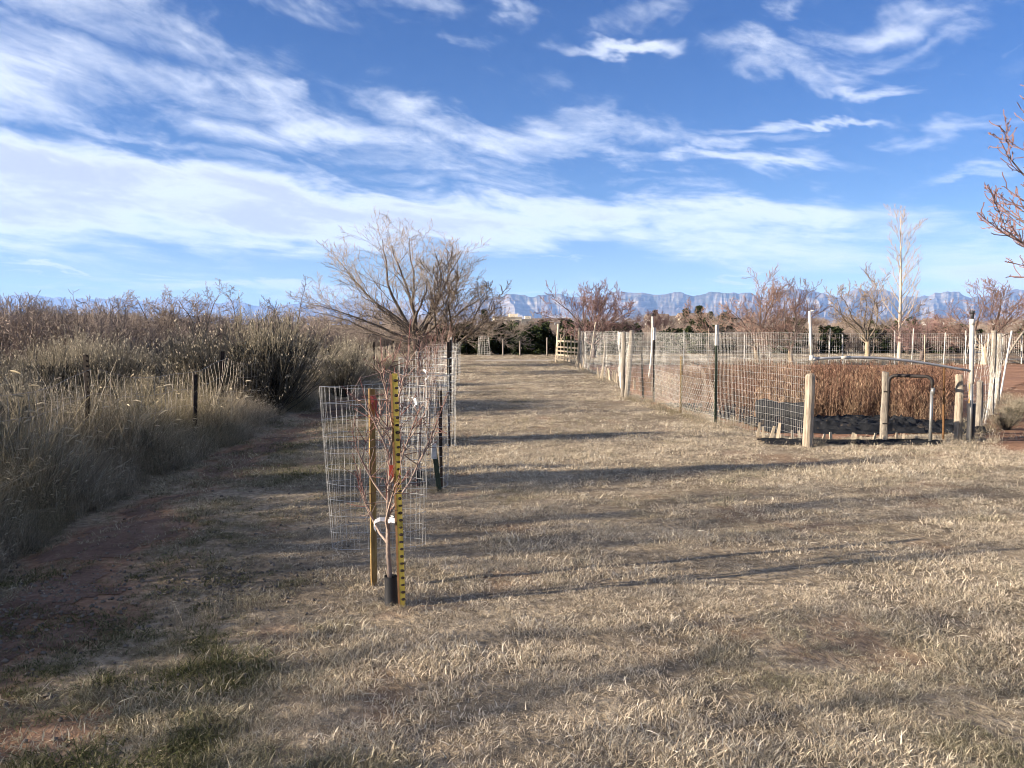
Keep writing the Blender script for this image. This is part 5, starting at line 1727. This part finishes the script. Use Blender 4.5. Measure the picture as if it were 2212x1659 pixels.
def cloth(name, cx, cy_, lx, ly, hgt, seed, label, rz=0.0):
    nx, ny = 110, 60
    u = np.linspace(-1, 1, nx); v = np.linspace(-1, 1, ny)
    U, V = np.meshgrid(u, v)
    edge = 1 - 0.22 * (fbm(U * 2 + seed, V * 2, 700 + seed, 3) - 0.5)
    X = U * lx / 2 * edge; Y = V * ly / 2 * (1 - 0.5 * (fbm(U * 1.5, V * 0 + seed, 710 + seed, 3) - 0.5))
    rdg = 1 - np.abs(2 * fbm(U * 1.8 + seed, V * 5.0 + 0.8 * U, 720 + seed, 4) - 1) * 2.4
    rdg2 = 1 - np.abs(2 * fbm(U * 6.0, V * 9.0 - 2 * U, 740 + seed, 3) - 1) * 2.2
    Z = hgt * (0.62 * np.clip(rdg, 0, 1) ** 1.6 + 0.12 * np.clip(rdg2, 0, 1) ** 1.5) * (1 - np.abs(V) ** 4)
    co, si = math.cos(rz), math.sin(rz)
    XX, YY = X * co - Y * si + cx, X * si + Y * co + cy_
    mb = MB()
    ZZ = gz(XX, YY) + 0.018 + Z
    idx = np.arange(nx * ny).reshape(ny, nx)
    q = np.stack([idx[:-1, :-1], idx[:-1, 1:], idx[1:, 1:], idx[1:, :-1]], -1).reshape(-1, 4)
    mb.add(np.stack([XX - cx, YY - cy_, ZZ], -1).reshape(-1, 3), q)
    o = mb.build(name, M['fabric'], None, True, (cx, cy_, 0))
    tag(o, label, 'sheet', 'black sheets in the garden')
    sd = o.modifiers.new('thickness', 'SOLIDIFY'); sd.thickness = 0.004
    return o


q = gp(830, 428); cloth('weed_cloth', q[0], q[1], 2.6, 1.5, 0.26, 1, 'crumpled black weed cloth heaped behind the round wooden post', 0.05)
q = gp(905, 428); cloth('weed_cloth', q[0], q[1], 2.0, 1.3, 0.16, 4, 'flatter black weed cloth behind the tube gate', -0.05)
q = gp(850, 443); cloth('weed_cloth', q[0], q[1], 2.5, 0.36, 0.07, 7, 'narrow strip of black cloth along the stakes at the entrance', 0.02)
q = gp(700, 412); cloth('weed_cloth', q[0] + 0.45, q[1], 1.3, 3.6, 0.12, 9, 'grey black weed cloth along the inside of the tall wire fence', 0.2)
mb = MB(); q0 = np.array((*gp(758, 424), 0.22)); q1 = np.array((*gp(806, 427), 0.20))
s = np.linspace(0, 1, 9)[:, None]
mb.tube((q1 - q0) * s + np.array((0, 0, 0.02)) * np.sin(s * 9), 0.20 * (1 + 0.1 * np.sin(s[:, 0] * 14)), 14, caps=True)
o = mb.build('cloth_roll', M['fabric'], None, False, q0)
tag(o, 'thick black cloth roll lying left of the round wooden post', 'roll')

# right hand fence of the garden
E1 = gp(999.5, 399.4)
rl = [(K[0] + 0.15, K[1] + 0.25), gp(978.5, 431), gp(991, 416), gp(997, 404)]
rf = empty('netted_fence', (9.0, 15.0, 0.0), 'pale netted garden fence leaning along the red soil by the picture edge', 'fence')
part_at(wire_panel(rl, 0.02, 1.55, 0.22, 0.14, 0.0013, 8, 0.16), 'wire_mesh', M['wire'], rf)
part_at(wire_panel(rl, 0.0, 1.45, 0.22, 0, 0.0009, 9, 0.2, zig=True), 'poultry_netting', M['net'], rf)
for i, (k, h) in enumerate(((0.32, 0.80), (0.62, 1.6), (0.80, 1.55))):
    x, y = rl[i + 1][0] + 0.03, rl[i + 1][1] + 0.05
    wood_post('post', x, y, h, 0.05, M['graywood'], parent=rf, lean=(0.0, 0), seed=30 + i)
pole('fence_pole', (E1[0], E1[1], -0.05), (E1[0] + 0.22, E1[1], 1.62), 0.022, M['pvc'], 'white leaning plastic pole on the red soil beyond the leaning netted fence')
q = at(1003, 363, 36); o = pole('fence_pole', (q[0], 36, -0.05), (q[0] + 1.0, 36, 1.75), 0.05, M['graywood'], 'crooked pale limb propped up beyond the red soil', bend=-0.1)

# back fence of the garden
bf = empty('back_fence', (14, 38.6, 0.0), 'far wire fence with slim pale posts at the back of the garden', 'fence')
bl = [(sx1 + 0.2, 38.2), (12, 38.4), (22, 38.8), (40, 40)]
part_at(wire_panel(bl, 0.05, 1.5, 0.11, 0.2, 0.0024, 12, 0.06), 'wire_mesh', M['wire'], bf)
for i, px in enumerate((600, 625, 684, 708, 745, 770, 812, 829, 843, 873, 895, 912, 925, 944, 966, 1002, 1022, 1045)):
    Y_ = 38.4 + 0.2 * math.sin(i)
    x = at(px, 350, Y_)[0]
    mb = MB(); hh = 1.45 + 0.3 * ((i * 5) % 4) / 3; mb.tube([(x, Y_, -0.05), (x + 0.04 * math.sin(i * 3), Y_, hh)], 0.024, 7, caps=True)
    part_at(mb, 'post', M['pvc'] if i % 3 else M['lath'], bf)
# hedge-side posts
q = gp(564 - 8, 357)
for i, (px, hh) in enumerate(((547, 1.2), (520, 1.0), (503, 1.1))):
    x = at(px, 350, 51.5)[0]
    pole('fence_post', (x, 51.5, -0.05), (x, 51.5, hh), 0.05, M['graywood'], ('grey post in front of the dark hedge near the wooden gate', 'low grey post at the middle of the dark hedge', 'grey post in front of the dark hedge near the lone far cage')[i], 'post')

for i, (x, y, s, lb) in enumerate(((8.1, 12.7, 0.34, 'dark dead weed at the foot of the leaning netted fence, nearest the corner pole'), (9.0, 13.9, 0.42, 'largest dark dead weed in the middle of the leaning netted fence'), (10.1, 15.4, 0.36, 'dark dead weed toward the white leaning pole'))):
    tag(link('dead_weed', RB[i % 2], None, (x, y, float(gz(x, y))), i * 2.0, (s * 0.9, s * 0.9, s * 0.6)), lb, 'weed', 'dead weeds along the fence')

# clods, stones and a stump on the red soil and by the path
rgk = np.random.default_rng(88)
for i in range(3):
    mb = MB(); n_ = 7
    th = np.linspace(0, math.pi, n_); rr_ = 0.06 * np.sin(th) * (1 + 0.3 * rgk.normal(size=n_)); rr_ = np.maximum(rr_, 0.002)
    mb.tube(np.stack([0.02 * rgk.normal(size=n_), 0.02 * rgk.normal(size=n_), -0.06 * np.cos(th)], 1), rr_, 7)
    x, y = ((11.9, 17.2), (12.3, 18.4), (10.9, 15.0))[i]
    o = mb.build('stump', M['graywood'], None, False, (x, y, float(gz(x, y)) + 0.03)); o.scale = ((2.4, 2, 2.6), (1.6, 1.5, 1), (1.5, 1.2, 0.8))[i]
    tag(o, ('dark stump sticking up on the red soil at the picture edge', 'flat clod behind the dark stump on the red soil', 'small clod in front of the dark stump on the red soil')[i], 'stump')
st_m = []
for s_ in range(4):
    mb = MB(); n_ = 6
    th = np.linspace(0, math.pi, n_)
    mb.tube(np.stack([0 * th, 0 * th, -0.012 * np.cos(th)], 1), np.maximum(0.02 * np.sin(th), 0.0005), 7)
    mb.v[0] = mb.v[0] * (1 + 0.25 * rgk.normal(size=mb.v[0].shape)); st_m.append(mb.mesh('pebble', M['stone'], True))
pc = src_collection('pebble', st_m)
n = 1600
px_ = np.concatenate([rgk.normal(-2.75, 0.35, n // 2), rgk.normal(-1.75, 0.25, n // 4), rgk.uniform(-3.6, -1.2, n - n // 2 - n // 4)])
py_ = np.concatenate([rgk.normal(4.3, 0.5, n // 2), rgk.normal(4.8, 0.25, n // 4), rgk.uniform(2.2, 8, n - n // 2 - n // 4)])
s_ = 0.14 + 0.7 * rgk.random(n) ** 2.2
scatter('gravel', np.stack([px_, py_, gz(px_, py_) + 0.006], 1), rgk.uniform(0, 3, (n, 3)) * np.array((0.1, 0.1, 2)), np.stack([s_, s_, s_], 1), rgk.integers(0, 4, n), s_ * 0, pc, 'loose grey gravel scattered on the dirt path')
